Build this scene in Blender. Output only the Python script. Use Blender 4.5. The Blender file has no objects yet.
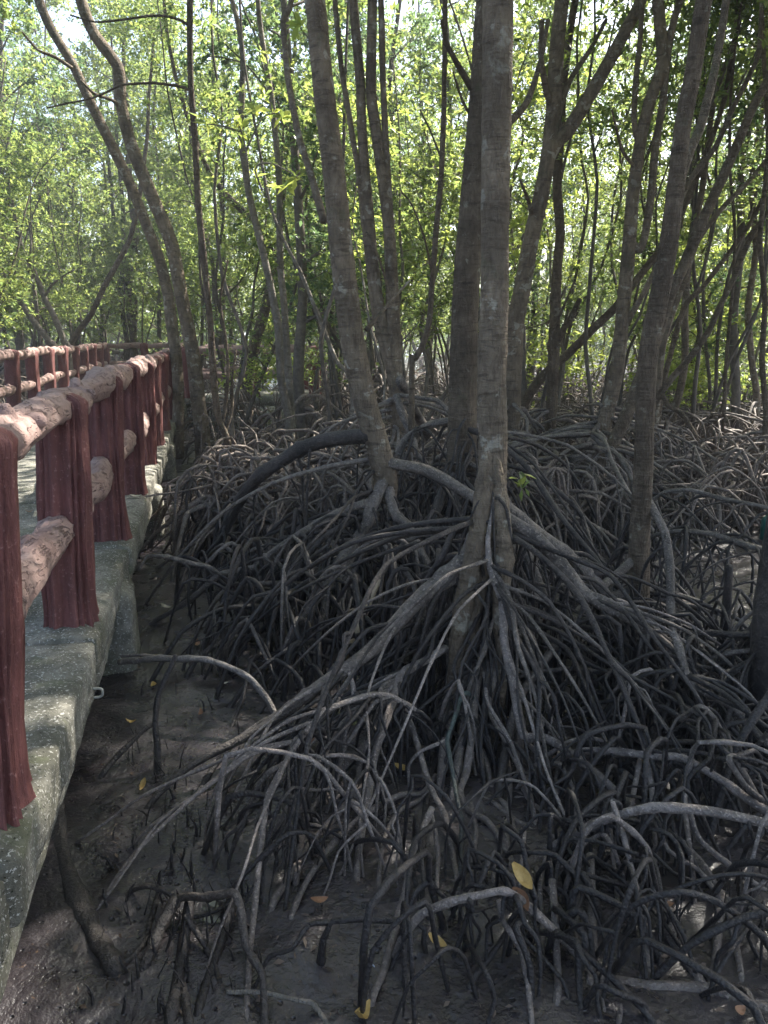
import bpy, math, random
import numpy as np
from mathutils import Vector, noise as mnoise

R = math.radians
scene = bpy.context.scene
COL = scene.collection
RNG = random.Random(11)

# ------------------------------------------------------------------ camera geometry
F, PITCH, HC = 760.0, R(13.1), 1.9
CP, SP = math.cos(PITCH), math.sin(PITCH)
def ray(px, py):
    x = (px - 384) / F; v = (512 - py) / F
    return np.array([x, CP + v * SP, -SP + v * CP])
def P(px, py, Y):
    d = ray(px, py); t = Y / d[1]
    p = d * t; p[2] += HC
    return p
def G(px, py, z=0.0):
    d = ray(px, py); t = (z - HC) / d[2]
    p = d * t; p[2] += HC
    return p
def depth_t(px, py, Y):
    return Y / ray(px, py)[1]

# ------------------------------------------------------------------ mesh builder
class MB:
    def __init__(s): s.v = []; s.q = []; s.n = 0
    def add(s, v, q):
        v = np.asarray(v, float); q = np.asarray(q, np.int64)
        s.v.append(v); s.q.append(q + s.n); s.n += len(v)
    def mesh(s, name, off=(0, 0, 0), smooth=True):
        v = np.concatenate(s.v) - np.asarray(off, float); q = np.concatenate(s.q)
        me = bpy.data.meshes.new(name)
        me.vertices.add(len(v)); me.vertices.foreach_set('co', v.astype(np.float32).ravel())
        me.loops.add(q.size); me.loops.foreach_set('vertex_index', q.astype(np.int32).ravel())
        me.polygons.add(len(q))
        me.polygons.foreach_set('loop_start', np.arange(0, q.size, 4, dtype=np.int32))
        me.polygons.foreach_set('loop_total', np.full(len(q), 4, np.int32))
        if smooth: me.polygons.foreach_set('use_smooth', np.ones(len(q), bool))
        me.update(calc_edges=True); me.validate()
        return me

def link(name, me, mat=None, parent=None, loc=(0, 0, 0)):
    o = bpy.data.objects.new(name, me); COL.objects.link(o)
    if mat is not None and len(me.materials) == 0: me.materials.append(mat)
    o.location = loc
    if parent is not None: o.parent = parent
    return o
def build(mb, name, mat, parent=None, smooth=True):
    """world-space builder -> object; a child is stored relative to its parent's location, a top-level one around its own base"""
    if parent is not None:
        return link(name, mb.mesh(name, tuple(parent['origin']), smooth), mat, parent)
    v = np.concatenate(mb.v); b = np.array([v[:, 0].mean(), v[:, 1].mean(), v[:, 2].min()])
    return link(name, mb.mesh(name, b, smooth), mat, None, tuple(b))
def thing(name, label, cat, loc, group=None):
    o = bpy.data.objects.new(name, None); COL.objects.link(o)
    o.empty_display_size = .2
    o.location = tuple(loc); o['origin'] = [float(c) for c in loc]
    tag(o, label, cat, group); return o
def tag(o, label, cat, group=None):
    o['label'] = label; o['category'] = cat
    if group: o['group'] = group
    return o

def resample(pts, rad, sub):
    p = np.asarray(pts, float); r = np.asarray(rad, float)
    n = len(p)
    if n == 2: sub = max(sub, 2)
    pp = np.vstack([2 * p[0] - p[1], p, 2 * p[-1] - p[-2]])
    out, ro = [], []
    for i in range(n - 1):
        a, b, c, d = pp[i], pp[i + 1], pp[i + 2], pp[i + 3]
        for k in range(sub):
            t = k / sub
            out.append(.32 * (b * (1 - t) + c * t) + .68 * .5 * ((2 * b) + (c - a) * t + (2 * a - 5 * b + 4 * c - d) * t * t + (3 * b - a - 3 * c + d) * t ** 3))
            ro.append(r[i] * (1 - t) + r[i + 1] * t)
    out.append(p[-1]); ro.append(r[-1])
    return np.array(out), np.array(ro)

def tube(mb, pts, rad, n=8, sub=4, rough=0.0, seed=0, flat=1.0, knots=0.0, ridge=0, ridge_d=0.0):
    c, r = resample(pts, rad, sub)
    m = len(c)
    T = np.gradient(c, axis=0); T /= np.linalg.norm(T, axis=1)[:, None] + 1e-9
    ref = np.array([0, 0, 1.0]) if abs(T[0][2]) < .8 else np.array([1.0, 0, 0])
    U = np.zeros_like(c); u = ref - T[0] * ref.dot(T[0]); u /= np.linalg.norm(u)
    for i in range(m):
        u = u - T[i] * u.dot(T[i]); u /= np.linalg.norm(u) + 1e-9
        U[i] = u
    V = np.cross(T, U)
    rs = np.random.RandomState(seed % (2 ** 31))
    a = np.linspace(0, 2 * np.pi, n, endpoint=False)
    rr = np.repeat(r[:, None], n, 1)
    if rough:
        ph = rs.rand(6) * 6.28
        L = np.concatenate([[0], np.cumsum(np.linalg.norm(np.diff(c, axis=0), axis=1))])[:, None]
        k = 1 / (r.mean() * 2 + 1e-4)
        rr = rr * (1 + rough * (.5 * np.sin(2 * a + ph[0] + .35 * k * L) + .4 * np.sin(3 * a + ph[1] - .23 * k * L) +
                                .35 * np.sin(.55 * k * L + ph[2] + a) + .3 * (rs.rand(m, n) - .5)))
    if knots:
        kk = (rs.rand(m) < .22) * rs.rand(m) * knots
        rr = rr * (1 + kk[:, None])
    if ridge:
        L = np.concatenate([[0], np.cumsum(np.linalg.norm(np.diff(c, axis=0), axis=1))])[:, None]
        rr = rr * (1 + ridge_d * (np.abs(np.sin(ridge * .5 * a + .8 * np.sin(L * 2.2 + 1.0))) - .5))
    ring = c[:, None, :] + rr[:, :, None] * (np.cos(a)[None, :, None] * U[:, None, :] + flat * np.sin(a)[None, :, None] * V[:, None, :])
    v = ring.reshape(-1, 3)
    # rounded ends: two extra tiny rings
    e0 = c[0] - T[0] * r[0] * .35; e1 = c[-1] + T[-1] * r[-1] * .35
    v = np.vstack([e0 + (ring[0] - c[0]) * .03, v, e1 + (ring[-1] - c[-1]) * .03])
    M = m + 2
    i = np.arange(M - 1)[:, None] * n; j = np.arange(n)[None, :]; j2 = (j + 1) % n
    q = np.stack([i + j, i + j2, i + n + j2, i + n + j], -1).reshape(-1, 4)
    mb.add(v, q)
    return c

# ------------------------------------------------------------------ node materials
class N:
    def __init__(s, name):
        s.m = bpy.data.materials.new(name); s.m.use_nodes = True
        s.t = s.m.node_tree; s.t.nodes.clear()
        s.out = s.t.nodes.new('ShaderNodeOutputMaterial')
    def new(s, typ, **kw):
        n = s.t.nodes.new(typ)
        for k, v in kw.items(): setattr(n, k, v)
        return n
    def lk(s, a, b): s.t.links.new(a, b)
    def setv(s, sock, v):
        if hasattr(v, 'is_output') or isinstance(v, bpy.types.NodeSocket): s.lk(v, sock)
        else: sock.default_value = v
    def pos(s, scale=(1, 1, 1), obj=False):
        src = s.new('ShaderNodeTexCoord').outputs['Object'] if obj else s.new('ShaderNodeNewGeometry').outputs['Position']
        mp = s.new('ShaderNodeMapping'); s.lk(src, mp.inputs['Vector']); mp.inputs['Scale'].default_value = scale
        return mp.outputs['Vector']
    def noise(s, vec, scale, detail=4, rough=.55, dist=0.0):
        n = s.new('ShaderNodeTexNoise'); s.lk(vec, n.inputs['Vector'])
        n.inputs['Scale'].default_value = scale; n.inputs['Detail'].default_value = detail
        n.inputs['Roughness'].default_value = rough; n.inputs['Distortion'].default_value = dist
        return n.outputs['Fac']
    def voro(s, vec, scale, feature='F1'):
        n = s.new('ShaderNodeTexVoronoi', feature=feature); s.lk(vec, n.inputs['Vector']); n.inputs['Scale'].default_value = scale
        return n.outputs['Distance']
    def ramp(s, fac, stops):
        n = s.new('ShaderNodeValToRGB'); s.lk(fac, n.inputs['Fac'])
        e = n.color_ramp.elements
        while len(e) < len(stops): e.new(.5)
        for el, (p, c) in zip(e, stops):
            el.position = p; el.color = (c, c, c, 1) if isinstance(c, (int, float)) else (*c, 1)
        return n.outputs['Color']
    def mix(s, fac, a, b, mode='MIX'):
        n = s.new('ShaderNodeMix', data_type='RGBA', blend_type=mode)
        s.setv(n.inputs[0], fac)
        for sock, v in ((n.inputs[6], a), (n.inputs[7], b)):
            if isinstance(v, tuple): v = (*v, 1)
            s.setv(sock, v)
        return n.outputs[2]
    def math(s, op, a, b=0.0, clamp=False):
        n = s.new('ShaderNodeMath', operation=op, use_clamp=clamp)
        s.setv(n.inputs[0], a); s.setv(n.inputs[1], b); return n.outputs[0]
    def z(s):
        g = s.new('ShaderNodeNewGeometry'); x = s.new('ShaderNodeSeparateXYZ'); s.lk(g.outputs['Position'], x.inputs[0]); return x.outputs['Z']
    def bump(s, h, strength=.5, dist=.02, normal=None):
        n = s.new('ShaderNodeBump'); s.lk(h, n.inputs['Height']); n.inputs['Strength'].default_value = strength
        n.inputs['Distance'].default_value = dist
        if normal: s.lk(normal, n.inputs['Normal'])
        return n.outputs['Normal']
    def princ(s, col, rough=.8, normal=None, spec=.5):
        b = s.new('ShaderNodeBsdfPrincipled')
        s.setv(b.inputs['Base Color'], (*col, 1) if isinstance(col, tuple) else col)
        s.setv(b.inputs['Roughness'], rough)
        s.setv(b.inputs['Specular IOR Level'], spec)
        if normal: s.lk(normal, b.inputs['Normal'])
        s.lk(b.outputs[0], s.out.inputs[0]); return s.m

def m_bark(name, a, b, lichen, scale=1.0, lich_amt=.58):
    n = N(name); p = n.pos((1, 1, .45)); p1 = n.pos()
    f = n.noise(p, 22 * scale, 6, .65, .4)
    c = n.mix(n.ramp(f, [(.3, 0), (.7, 1)]), a, b)
    l = n.noise(p1, 9 * scale, 5, .6, .3)
    c = n.mix(n.ramp(l, [(lich_amt, 0), (lich_amt + .06, .75)]), c, lichen)
    d = n.noise(p1, 3.1, 3, .5)
    c = n.mix(n.ramp(d, [(.35, .5), (.6, 0)]), c, tuple(x * .45 for x in a))
    g = n.noise(p1, 5.3, 4, .6)
    c = n.mix(n.ramp(g, [(.6, 0), (.72, .45)]), c, (.075, .085, .045))
    crack = n.noise(n.pos((1, 1, .16)), 60 * scale, 3, .6, .6)
    ringn = n.noise(n.pos((.25, .25, 1.6)), 30 * scale, 3, .6)
    h = n.math('ADD', n.math('MULTIPLY', crack, 1.0), n.math('ADD', n.math('MULTIPLY', ringn, .7), n.math('MULTIPLY', f, .8)))
    k = n.noise(n.pos((.5, .5, 2.2)), 13, 3, .6, .3)
    c = n.mix(n.ramp(k, [(.56, 0), (.66, .6)]), c, tuple(x * .5 for x in a))
    return n.princ(c, .88, n.bump(h, 1.0, .03), .3)

def m_root(name, hi, lo, mud_shade_line=.28):
    n = N(name); p = n.pos()
    f = n.noise(p, 35, 5, .65); g = n.noise(p, 5, 4, .6)
    c = n.mix(n.ramp(f, [(.35, 0), (.68, 1)]), lo, hi)
    c = n.mix(n.ramp(g, [(.38, .65), (.58, 0)]), c, tuple(x * .42 for x in lo))
    v = n.noise(n.pos((1, 1, 1)), 90, 2, .5)
    c = n.mix(n.ramp(v, [(.58, 0), (.68, .55)]), c, tuple(min(1, x * 1.55) for x in hi))
    sp = n.noise(p, 150, 2, .6)
    c = n.mix(n.ramp(sp, [(.56, 0), (.68, .6)]), c, tuple(x * .35 for x in lo))
    zz = n.math('ADD', n.z(), n.math('MULTIPLY', n.math('SUBTRACT', g, .5), -.5))
    wet = n.new('ShaderNodeMapRange'); n.lk(zz, wet.inputs[0]); wet.inputs[1].default_value = mud_shade_line - .14; wet.inputs[2].default_value = mud_shade_line + .16
    wet.inputs[3].default_value = 1; wet.inputs[4].default_value = 0
    c = n.mix(n.math('MULTIPLY', wet.outputs[0], .82), c, (.024, .021, .021))  # mud stain below the line; its darkness also paints shade between the roots
    rg = n.math('SUBTRACT', .72, n.math('MULTIPLY', wet.outputs[0], .27))
    return n.princ(c, rg, n.bump(n.math('ADD', f, n.math('ADD', n.math('MULTIPLY', v, .7), n.math('MULTIPLY', sp, .4))), .9, .012), .45)

def m_mud():
    n = N('mud'); p = n.pos()
    big = n.noise(p, 1.1, 4, .55); mid = n.noise(p, 7, 6, .62, .3); fine = n.noise(p, 45, 4, .6)
    c = n.mix(n.ramp(mid, [(.32, 0), (.68, 1)]), (.019, .016, .0175), (.048, .041, .045))
    c = n.mix(n.ramp(fine, [(.55, 0), (.72, .5)]), c, (.068, .059, .057))
    hole = n.ramp(n.voro(p, 19), [(.08, 1), (.17, 0)])
    c = n.mix(n.math('MULTIPLY', hole, .8), c, (.009, .008, .008))
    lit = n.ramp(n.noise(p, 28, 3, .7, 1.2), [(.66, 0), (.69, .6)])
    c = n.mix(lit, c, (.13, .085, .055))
    rg = n.ramp(n.math('ADD', n.math('MULTIPLY', big, .6), n.math('MULTIPLY', mid, .4)), [(.40, .10), (.50, .27), (.62, .48)])
    h = n.math('ADD', n.math('MULTIPLY', mid, 1.3), n.math('ADD', n.math('MULTIPLY', fine, .5), n.math('MULTIPLY', hole, -.9)))
    return n.princ(c, rg, n.bump(h, .6, .022), .7)

def m_concrete():
    n = N('concrete'); p = n.pos()
    f = n.noise(p, 16, 7, .7, .3); g = n.noise(p, 2.6, 5, .6, .3); s = n.noise(p, 75, 3, .7)
    c = n.mix(n.ramp(f, [(.3, 0), (.7, 1)]), (.11, .105, .088), (.31, .295, .255))
    c = n.mix(n.ramp(g, [(.4, .75), (.6, 0)]), c, (.07, .068, .05))
    c = n.mix(n.ramp(s, [(.585, 0), (.62, .8)]), c, (.5, .49, .45))
    gr = n.noise(p, 5.5, 5, .65, .5)
    c = n.mix(n.ramp(gr, [(.55, 0), (.66, .55)]), c, (.12, .13, .075))
    pits = n.ramp(n.voro(p, 55), [(.1, 1), (.2, 0)])
    c = n.mix(n.math('MULTIPLY', pits, .6), c, (.03, .03, .026))
    h = n.math('ADD', f, n.math('ADD', n.math('MULTIPLY', s, .5), n.math('MULTIPLY', pits, -.6)))
    return n.princ(c, .9, n.bump(h, .85, .014), .25)

def m_post():
    n = N('red_painted_concrete'); p = n.pos((1, 1, .12)); p1 = n.pos()
    f = n.noise(p, 34, 5, .65, .5); g = n.noise(p1, 6, 5, .62); w = n.noise(p1, 48, 4, .7)
    c = n.mix(n.ramp(f, [(.32, 0), (.68, 1)]), (.105, .036, .033), (.21, .082, .073))
    c = n.mix(n.ramp(g, [(.44, .6), (.62, 0)]), c, (.095, .036, .032))
    c = n.mix(n.ramp(w, [(.6, 0), (.68, .5)]), c, (.36, .21, .19))
    return n.princ(c, .7, n.bump(n.math('ADD', f, n.math('MULTIPLY', w, .4)), .9, .016), .35)

def m_log():
    n = N('weathered_pink_concrete_log'); p1 = n.pos()
    f = n.noise(p1, 20, 6, .68, .5); g = n.noise(p1, 6, 5, .6, .8)
    cr = n.ramp(n.noise(n.pos((1, .28, 1)), 24, 3, .6, .35), [(.46, 0), (.5, 1), (.54, 0)])
    c = n.mix(n.ramp(f, [(.3, 0), (.7, 1)]), (.25, .165, .145), (.36, .265, .235))
    c = n.mix(n.ramp(g, [(.36, .45), (.6, 0)]), c, (.22, .125, .105))
    cr = n.math('MULTIPLY', cr, n.ramp(n.noise(p1, 15, 3, .6), [(.45, 0), (.6, 1)]))
    c = n.mix(n.math('MULTIPLY', cr, .6), c, (.09, .05, .045))
    return n.princ(c, .82, n.bump(n.math('ADD', n.math('MULTIPLY', cr, -1.1), f), .9, .016), .3)

def m_leaf(name, cols, tr, mixf=.5):
    n = N(name)
    rnd = n.new('ShaderNodeNewGeometry').outputs['Random Per Island']
    oi = n.new('ShaderNodeObjectInfo').outputs['Random']
    k = n.math('FRACT', n.math('ADD', rnd, n.math('MULTIPLY', oi, .31)))
    c = n.ramp(k, [(i / max(1, len(cols) - 1), x) for i, x in enumerate(cols)])
    t = n.ramp(k, [(i / max(1, len(tr) - 1), x) for i, x in enumerate(tr)])
    d = n.new('ShaderNodeBsdfPrincipled'); n.lk(c, d.inputs['Base Color']); d.inputs['Roughness'].default_value = .42
    d.inputs['Specular IOR Level'].default_value = .45
    tl = n.new('ShaderNodeBsdfTranslucent'); n.lk(t, tl.inputs['Color'])
    mx = n.new('ShaderNodeMixShader'); mx.inputs[0].default_value = mixf
    n.lk(d.outputs[0], mx.inputs[1]); n.lk(tl.outputs[0], mx.inputs[2]); n.lk(mx.outputs[0], n.out.inputs[0])
    return n.m

def m_plain(name, a, b, scale=30, rough=.7, bump=.4, spec=.4):
    n = N(name); p = n.pos(); f = n.noise(p, scale, 5, .6)
    return n.princ(n.mix(n.ramp(f, [(.3, 0), (.7, 1)]), a, b), rough, n.bump(f, bump, .01), spec)

M = dict(
    bark=m_bark('bark_grey', (.115, .086, .06), (.27, .212, .152), (.41, .38, .31)),
    bark2=m_bark('bark_brown', (.085, .062, .043), (.205, .158, .112), (.33, .305, .235), 1.3, .62),
    bark_pale=m_bark('bark_pale', (.15, .125, .10), (.28, .25, .205), (.36, .35, .31), 1.2, .6),
    bark_far=m_plain('bark_far', (.06, .05, .04), (.15, .125, .10), 14, .9, .4),
    dead=m_bark('bark_dead_pale', (.2, .18, .155), (.36, .335, .3), (.42, .41, .38), 1.4, .6),
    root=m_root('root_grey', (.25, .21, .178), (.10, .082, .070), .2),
    root_dark=m_root('root_dark', (.082, .066, .057), (.032, .026, .023), .42),  # darker root copy: tangle's shade put into its colour; stump and shoots share it
    root_front_skylit=m_root('root_front_skylit', (.34, .29, .26), (.16, .133, .117), -.02),  # sky light on the front roots put into a paler root colour
    root_pale=m_root('root_pale', (.30, .27, .245), (.15, .132, .12), .1),
    root_green=m_root('root_algae', (.16, .21, .185), (.085, .11, .098), .2),
    thicket=m_root('root_thicket', (.29, .235, .195), (.11, .085, .07), .12),
    mud=m_mud(), concrete=m_concrete(), post=m_post(), log=m_log(),
    leaf=m_leaf('leaf', [(.035, .065, .022), (.06, .105, .03), (.085, .13, .035), (.05, .085, .03)],
                [(.17, .26, .085), (.31, .41, .11), (.50, .56, .15), (.22, .32, .10)], .52),
    leaf_deep=m_leaf('leaf_deep', [(.026, .055, .024), (.045, .085, .034), (.06, .10, .036)],
                     [(.12, .21, .10), (.20, .31, .12), (.28, .38, .13)], .45),
    leaf_lime=m_leaf('leaf_lime', [(.09, .15, .03), (.11, .17, .035), (.07, .12, .03)],
                     [(.46, .57, .11), (.58, .63, .15), (.38, .5, .11)], .56),
    litter_dark=m_plain('leaf_litter_dark', (.03, .022, .018), (.14, .10, .075), 9, .55),
    litter=m_plain('dead_leaf_yellow', (.36, .22, .06), (.52, .36, .13), 60, .6),
    litter2=m_plain('dead_leaf_brown', (.17, .085, .045), (.28, .15, .08), 60, .6),
    litter3=m_plain('dead_leaf_pale', (.42, .38, .28), (.55, .5, .4), 60, .6),
    wood=m_plain('raw_wood', (.33, .27, .2), (.48, .41, .32), 40, .7),
    pvc=m_plain('pvc_grey', (.2, .2, .18), (.32, .32, .29), 40, .6, .1),
    plastic=m_plain('plastic_blue_white', (.5, .56, .75), (.72, .76, .85), 50, .25, .1),
    green_plastic=m_plain('green_plastic', (.008, .05, .04), (.02, .09, .07), 30, .35, .1),
)

# ------------------------------------------------------------------ setting: mud
def mud_height(x, y):
    v = Vector((x, y, 0))
    a = mnoise.noise(v * 6.1 + Vector((3, 7, 0))); b = mnoise.noise(v * 13.0)
    return .030 * mnoise.noise(v * 1.3) + .020 * mnoise.noise(v * 3.3) + .018 * a * abs(a) * 2 + .005 * b - .03 * max(0, mnoise.noise(v * 7.7 + Vector((9, 1, 0))) - .38)
def make_ground():
    nu, nv = 330, 330
    def warp(t, k, s): return s * np.sinh(k * t) / np.sinh(k)
    xs = warp(np.linspace(-1, 1, nu), 7.5, 600.0)
    ys = warp(np.linspace(-1, 1, nv), 7.5, 600.0) + 3.5
    X, Y = np.meshgrid(xs, ys)
    Z = np.zeros_like(X)
    near = (np.abs(X) < 16) & (np.abs(Y - 3.5) < 22)
    for i, j in zip(*np.nonzero(near)): Z[i, j] = mud_height(X[i, j], Y[i, j])
    v = np.stack([X, Y, Z], -1).reshape(-1, 3)
    i = np.arange(nv - 1)[:, None] * nu; j = np.arange(nu - 1)[None, :]
    q = np.stack([i + j, i + j + 1, i + nu + j + 1, i + nu + j], -1).reshape(-1, 4)
    mb = MB(); mb.add(v, q)
    o = link('mud_ground', mb.mesh('mud_ground'), M['mud']); o['kind'] = 'structure'
make_ground()
def make_water():
    xs = np.linspace(-4, 9, 3); ys = np.linspace(.5, 16, 3); mb = MB()
    v = [(x, y, -.020) for y in ys for x in xs]; mb.add(v, [(i * 3 + j, i * 3 + j + 1, i * 3 + j + 4, i * 3 + j + 3) for i in range(2) for j in range(2)])
    n = N('puddle_water'); p = n.pos(); f = n.noise(p, 3, 3, .5)
    m = n.princ(n.mix(f, (.030, .026, .025), (.045, .04, .037)), .06, n.bump(n.noise(p, 9, 2, .5), .04, .01), .5)
    o = link('puddle_water', mb.mesh('puddle_water'), m); o['kind'] = 'structure'
make_water()

# ------------------------------------------------------------------ setting: walkway
WD = np.array([-.2214, .9752, 0]); WN = np.array([.9752, .2214, 0])     # along / towards the mud on the right
E0 = np.array([-.566, 0, 0])
def W(s, off, z): return E0 + WD * s + WN * off + np.array([0, 0, z])     # s metres along the edge, off metres right of the edge
ZT = .60
def slab_box(mb, c0, ax, ay, lx, ly, z0, z1, nx, ny, nz, jit, seed):
    """a box with subdivided faces, its skin worn by noise (ragged arrises)"""
    rs = np.random.RandomState(seed)
    idx = {}; vs = []
    def vid(i, j, k):
        if (i, j, k) not in idx:
            x, y, z = i / nx * lx, j / ny * ly, z0 + (z1 - z0) * k / nz
            p = c0 + ax * x + ay * y + np.array([0, 0, z])
            edge = (i in (0, nx)) + (j in (0, ny)) + (k in (0, nz))
            w = mnoise.noise(Vector(p * 5)) * jit + mnoise.noise(Vector(p * 17)) * jit * .6
            n_ = np.zeros(3)
            if i == 0: n_ -= ax
            if i == nx: n_ += ax
            if j == 0: n_ -= ay
            if j == ny: n_ += ay
            if k == 0: n_[2] -= 1
            if k == nz: n_[2] += 1
            if edge >= 2: w -= jit * (1.0 + .9 * rs.rand())
            idx[(i, j, k)] = len(vs); vs.append(p + n_ * w)
        return idx[(i, j, k)]
    qs = []
    for i in range(nx):
        for j in range(ny):
            qs.append([vid(i, j, 0), vid(i, j + 1, 0), vid(i + 1, j + 1, 0), vid(i + 1, j, 0)])
            qs.append([vid(i, j, nz), vid(i + 1, j, nz), vid(i + 1, j + 1, nz), vid(i, j + 1, nz)])
    for i in range(nx):
        for k in range(nz):
            qs.append([vid(i, 0, k), vid(i + 1, 0, k), vid(i + 1, 0, k + 1), vid(i, 0, k + 1)])
            qs.append([vid(i, ny, k), vid(i, ny, k + 1), vid(i + 1, ny, k + 1), vid(i + 1, ny, k)])
    for j in range(ny):
        for k in range(nz):
            qs.append([vid(0, j, k), vid(0, j, k + 1), vid(0, j + 1, k + 1), vid(0, j + 1, k)])
            qs.append([vid(nx, j, k), vid(nx, j + 1, k), vid(nx, j + 1, k + 1), vid(nx, j, k + 1)])
    mb.add(vs, qs)

WW, WEND, TS = 2.75, 25.4, 19.3
wk = bpy.data.objects.new('concrete_walkway', None); COL.objects.link(wk); wk['origin'] = [0.0, 0.0, 0.0]
wk['kind'] = 'structure'; wk['label'] = 'raised mossy concrete walkway running along the mud on the left'; wk['category'] = 'walkway'
def wk_part(name, fn, mat='concrete', smooth=False):
    mb = MB(); fn(mb); return build(mb, name, M[mat], wk, smooth)
s = -3.0; k = 0
AY = -WN
while s < WEND - .01:
    L = 1.515 if s > -1.4 else 1.6
    L = min(L, WEND - s)
    inset = [.0, .012, -.01, .006][k % 4]
    near = s < 9
    wk_part('slab', lambda mb: slab_box(mb, W(s, inset, 0), WD, AY, L - .012, WW, ZT - .21, ZT, 60 if near else 8, 40 if near else 6, 8 if near else 2, .011, k))
    s += L; k += 1
# edge beam below the deck, set back a little, and the piers
for i in range(8):
    a = -3.0 + i * 3.2
    wk_part('beam', lambda mb: slab_box(mb, W(a, -.035, 0), WD, AY, 3.19, .26, ZT - .36, ZT - .213, 50 if a < 6 else 8, 5, 4, .009, 50 + i))
for i, sp in enumerate((-1.0, 4.15, 7.2, 10.3, 13.4, 16.5, 20.5, 24)):
    wk_part('pier', lambda mb: slab_box(mb, W(sp, .055 if i == 1 else .05, 0), WD, AY, .34, .42, -.3, ZT - .115, 8, 8, 16, .012, 80 + i))
    wk_part('pier', lambda mb: slab_box(mb, W(sp, -WW + .5, 0), WD, AY, .34, .42, -.3, ZT - .363, 4, 4, 6, .012, 90 + i))
# the turn to the right at the far end
TE = 2.9
wk_part('slab', lambda mb: slab_box(mb, W(TS - 2.6, .016, 0), WD, WN, 2.6, TE, ZT - .213, ZT - .003, 10, 10, 2, .010, 140))
for q_, sp in enumerate((TS - 2.4, TS - .5)):
    wk_part('pier', lambda mb: slab_box(mb, W(sp, TE - .5, 0), WD, WN, .34, .42, -.3, ZT - .216, 4, 4, 6, .012, 120 + q_))

# ------------------------------------------------------------------ railings of cast concrete logs
def post_mesh(mb, base, h, seed, hw=.118, hd=.10, ax=WD, ay=WN, n=56, m=34, lean=.055):
    rs = np.random.RandomState(seed)
    a = np.linspace(0, 2 * np.pi, n, endpoint=False)
    ca, sa = np.cos(a), np.sin(a)
    e = .62
    X = np.sign(ca) * np.abs(ca) ** e * hd; Yv = np.sign(sa) * np.abs(sa) ** e * hw
    ph = rs.rand(8) * 6.28
    rid = np.zeros(n)
    for f_, am in ((11, .35), (19, .6), (31, .3)):
        rid += am * np.abs(np.sin(f_ * .5 * a + ph[f_ % 8]))
    rid = (rid - rid.mean())
    rings = []
    for t in np.linspace(0, 1, m) ** 1.0:
        z = t * h
        tw = .10 * np.sin(2.2 * z + ph[1])
        wob = 1 + .07 * np.sin(4.1 * z + ph[2]) * np.cos(a + ph[3]) + .05 * np.sin(7 * z + ph[4] + 2 * a)
        flare = .15 * math.exp(-z / .05) * (.6 + .8 * np.clip(rid + .3, 0, 1)) + .05 * math.exp(-z / .25) + .10 * max(0, (t - .88) / .12) * (.4 + rid)
        ridz = np.interp((a + tw) % (2 * np.pi), a, rid, period=2 * np.pi)
        k_ = wob * (1 + flare) * (1 + .42 * ridz)
        rings.append(np.stack([X * k_, Yv * k_, np.full(n, z)], -1))
    for sc, dz in ((.86, .022), (.55, .04), (.02, .045)):
        top = rings[m - 1].copy(); top[:, :2] *= sc; top[:, 2] = h + dz + .006 * np.sin(5 * a + ph[5]); rings.append(top)
    v = np.concatenate(rings); Mr = len(rings)
    v = base + (v[:, :1] + lean * v[:, 2:3]) * ay + v[:, 1:2] * ax + v[:, 2:3] * np.array([[0, 0, 1.0]])
    i = np.arange(Mr - 1)[:, None] * n; j = np.arange(n)[None, :]; j2 = (j + 1) % n
    mb.add(v, np.stack([i + j, i + j2, i + n + j2, i + n + j], -1).reshape(-1, 4))
def rail_log(mb, a, b, r, seed, n=22):
    rs = np.random.RandomState(seed)
    a, b = np.asarray(a, float), np.asarray(b, float)
    pts, rad = [], []
    K = 7
    d = (b - a) / np.linalg.norm(b - a); side = np.cross(d, [0, 0, 1.0])
    for i in range(K):
        t = i / (K - 1)
        pts.append(a + (b - a) * t + side * rs.uniform(-.02, .02) + np.array([0, 0, rs.uniform(-.022, .022)]))
        rad.append(r * rs.uniform(.78, 1.2))
    tube(mb, pts, rad, n, 7, .12, seed + 3, ridge=9, ridge_d=.16)
    for _ in range(2):       # branch stubs cast into the log
        t = rs.uniform(.2, .9); p = a + (b - a) * t; ang = rs.uniform(.3, 2.8)
        dr = side * math.cos(ang) + np.array([0, 0, 1.0]) * math.sin(ang)
        tube(mb, [p, p + dr * r * .8, p + dr * r * 1.18], [r * .55, r * .42, r * .28], 12, 3, .1, seed + 9)
def railing(label, s0, step, count, off, seed, fn=None, detail=True):
    """fn(s, z) gives the point of the rail line"""
    fn = fn or (lambda q, z: W(q, off, z))
    b = fn(s0, ZT)
    t = thing('log_railing', label, 'railing', b)
    for i in range(count):
        q = s0 + i * step
        base = fn(q, ZT - .012); d = fn(q + 1, 0) - fn(q, 0); d /= np.linalg.norm(d); nn = np.array([d[1], -d[0], 0])
        near = detail and q < 9
        mb = MB(); post_mesh(mb, base, 1.025 + .015 * ((i * 7) % 3 - 1), seed + i, ax=d, ay=nn, n=84 if near else 32, m=44 if near else 12, lean=.075 if i == 2 and near else .035)
        build(mb, 'post', M['post'], t)
        if i < count - 1:
            mb = MB(); rail_log(mb, fn(q - .03, ZT + .975) + nn * .02, fn(q + step + .03, ZT + .985 + .012 * (i % 2)) + nn * .02, .08, seed + 40 + i, 22 if near else 10)
            build(mb, 'top_rail', M['log'], t)
            mb = MB(); rail_log(mb, fn(q + .06, ZT + .44), fn(q + step - .06, ZT + .46), .078, seed + 80 + i, 20 if near else 10)
            build(mb, 'middle_rail', M['log'], t)
    return t
SP_ = 1.515
railing('red log railing along the mud side of the walkway, nearest the camera', 1.99 - SP_ * 2, SP_, 12, -.137, 300)
railing('red log railing beyond the junction on the mud side of the walkway', TS + .2, SP_, 5, -.175, 340, detail=False)
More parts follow.
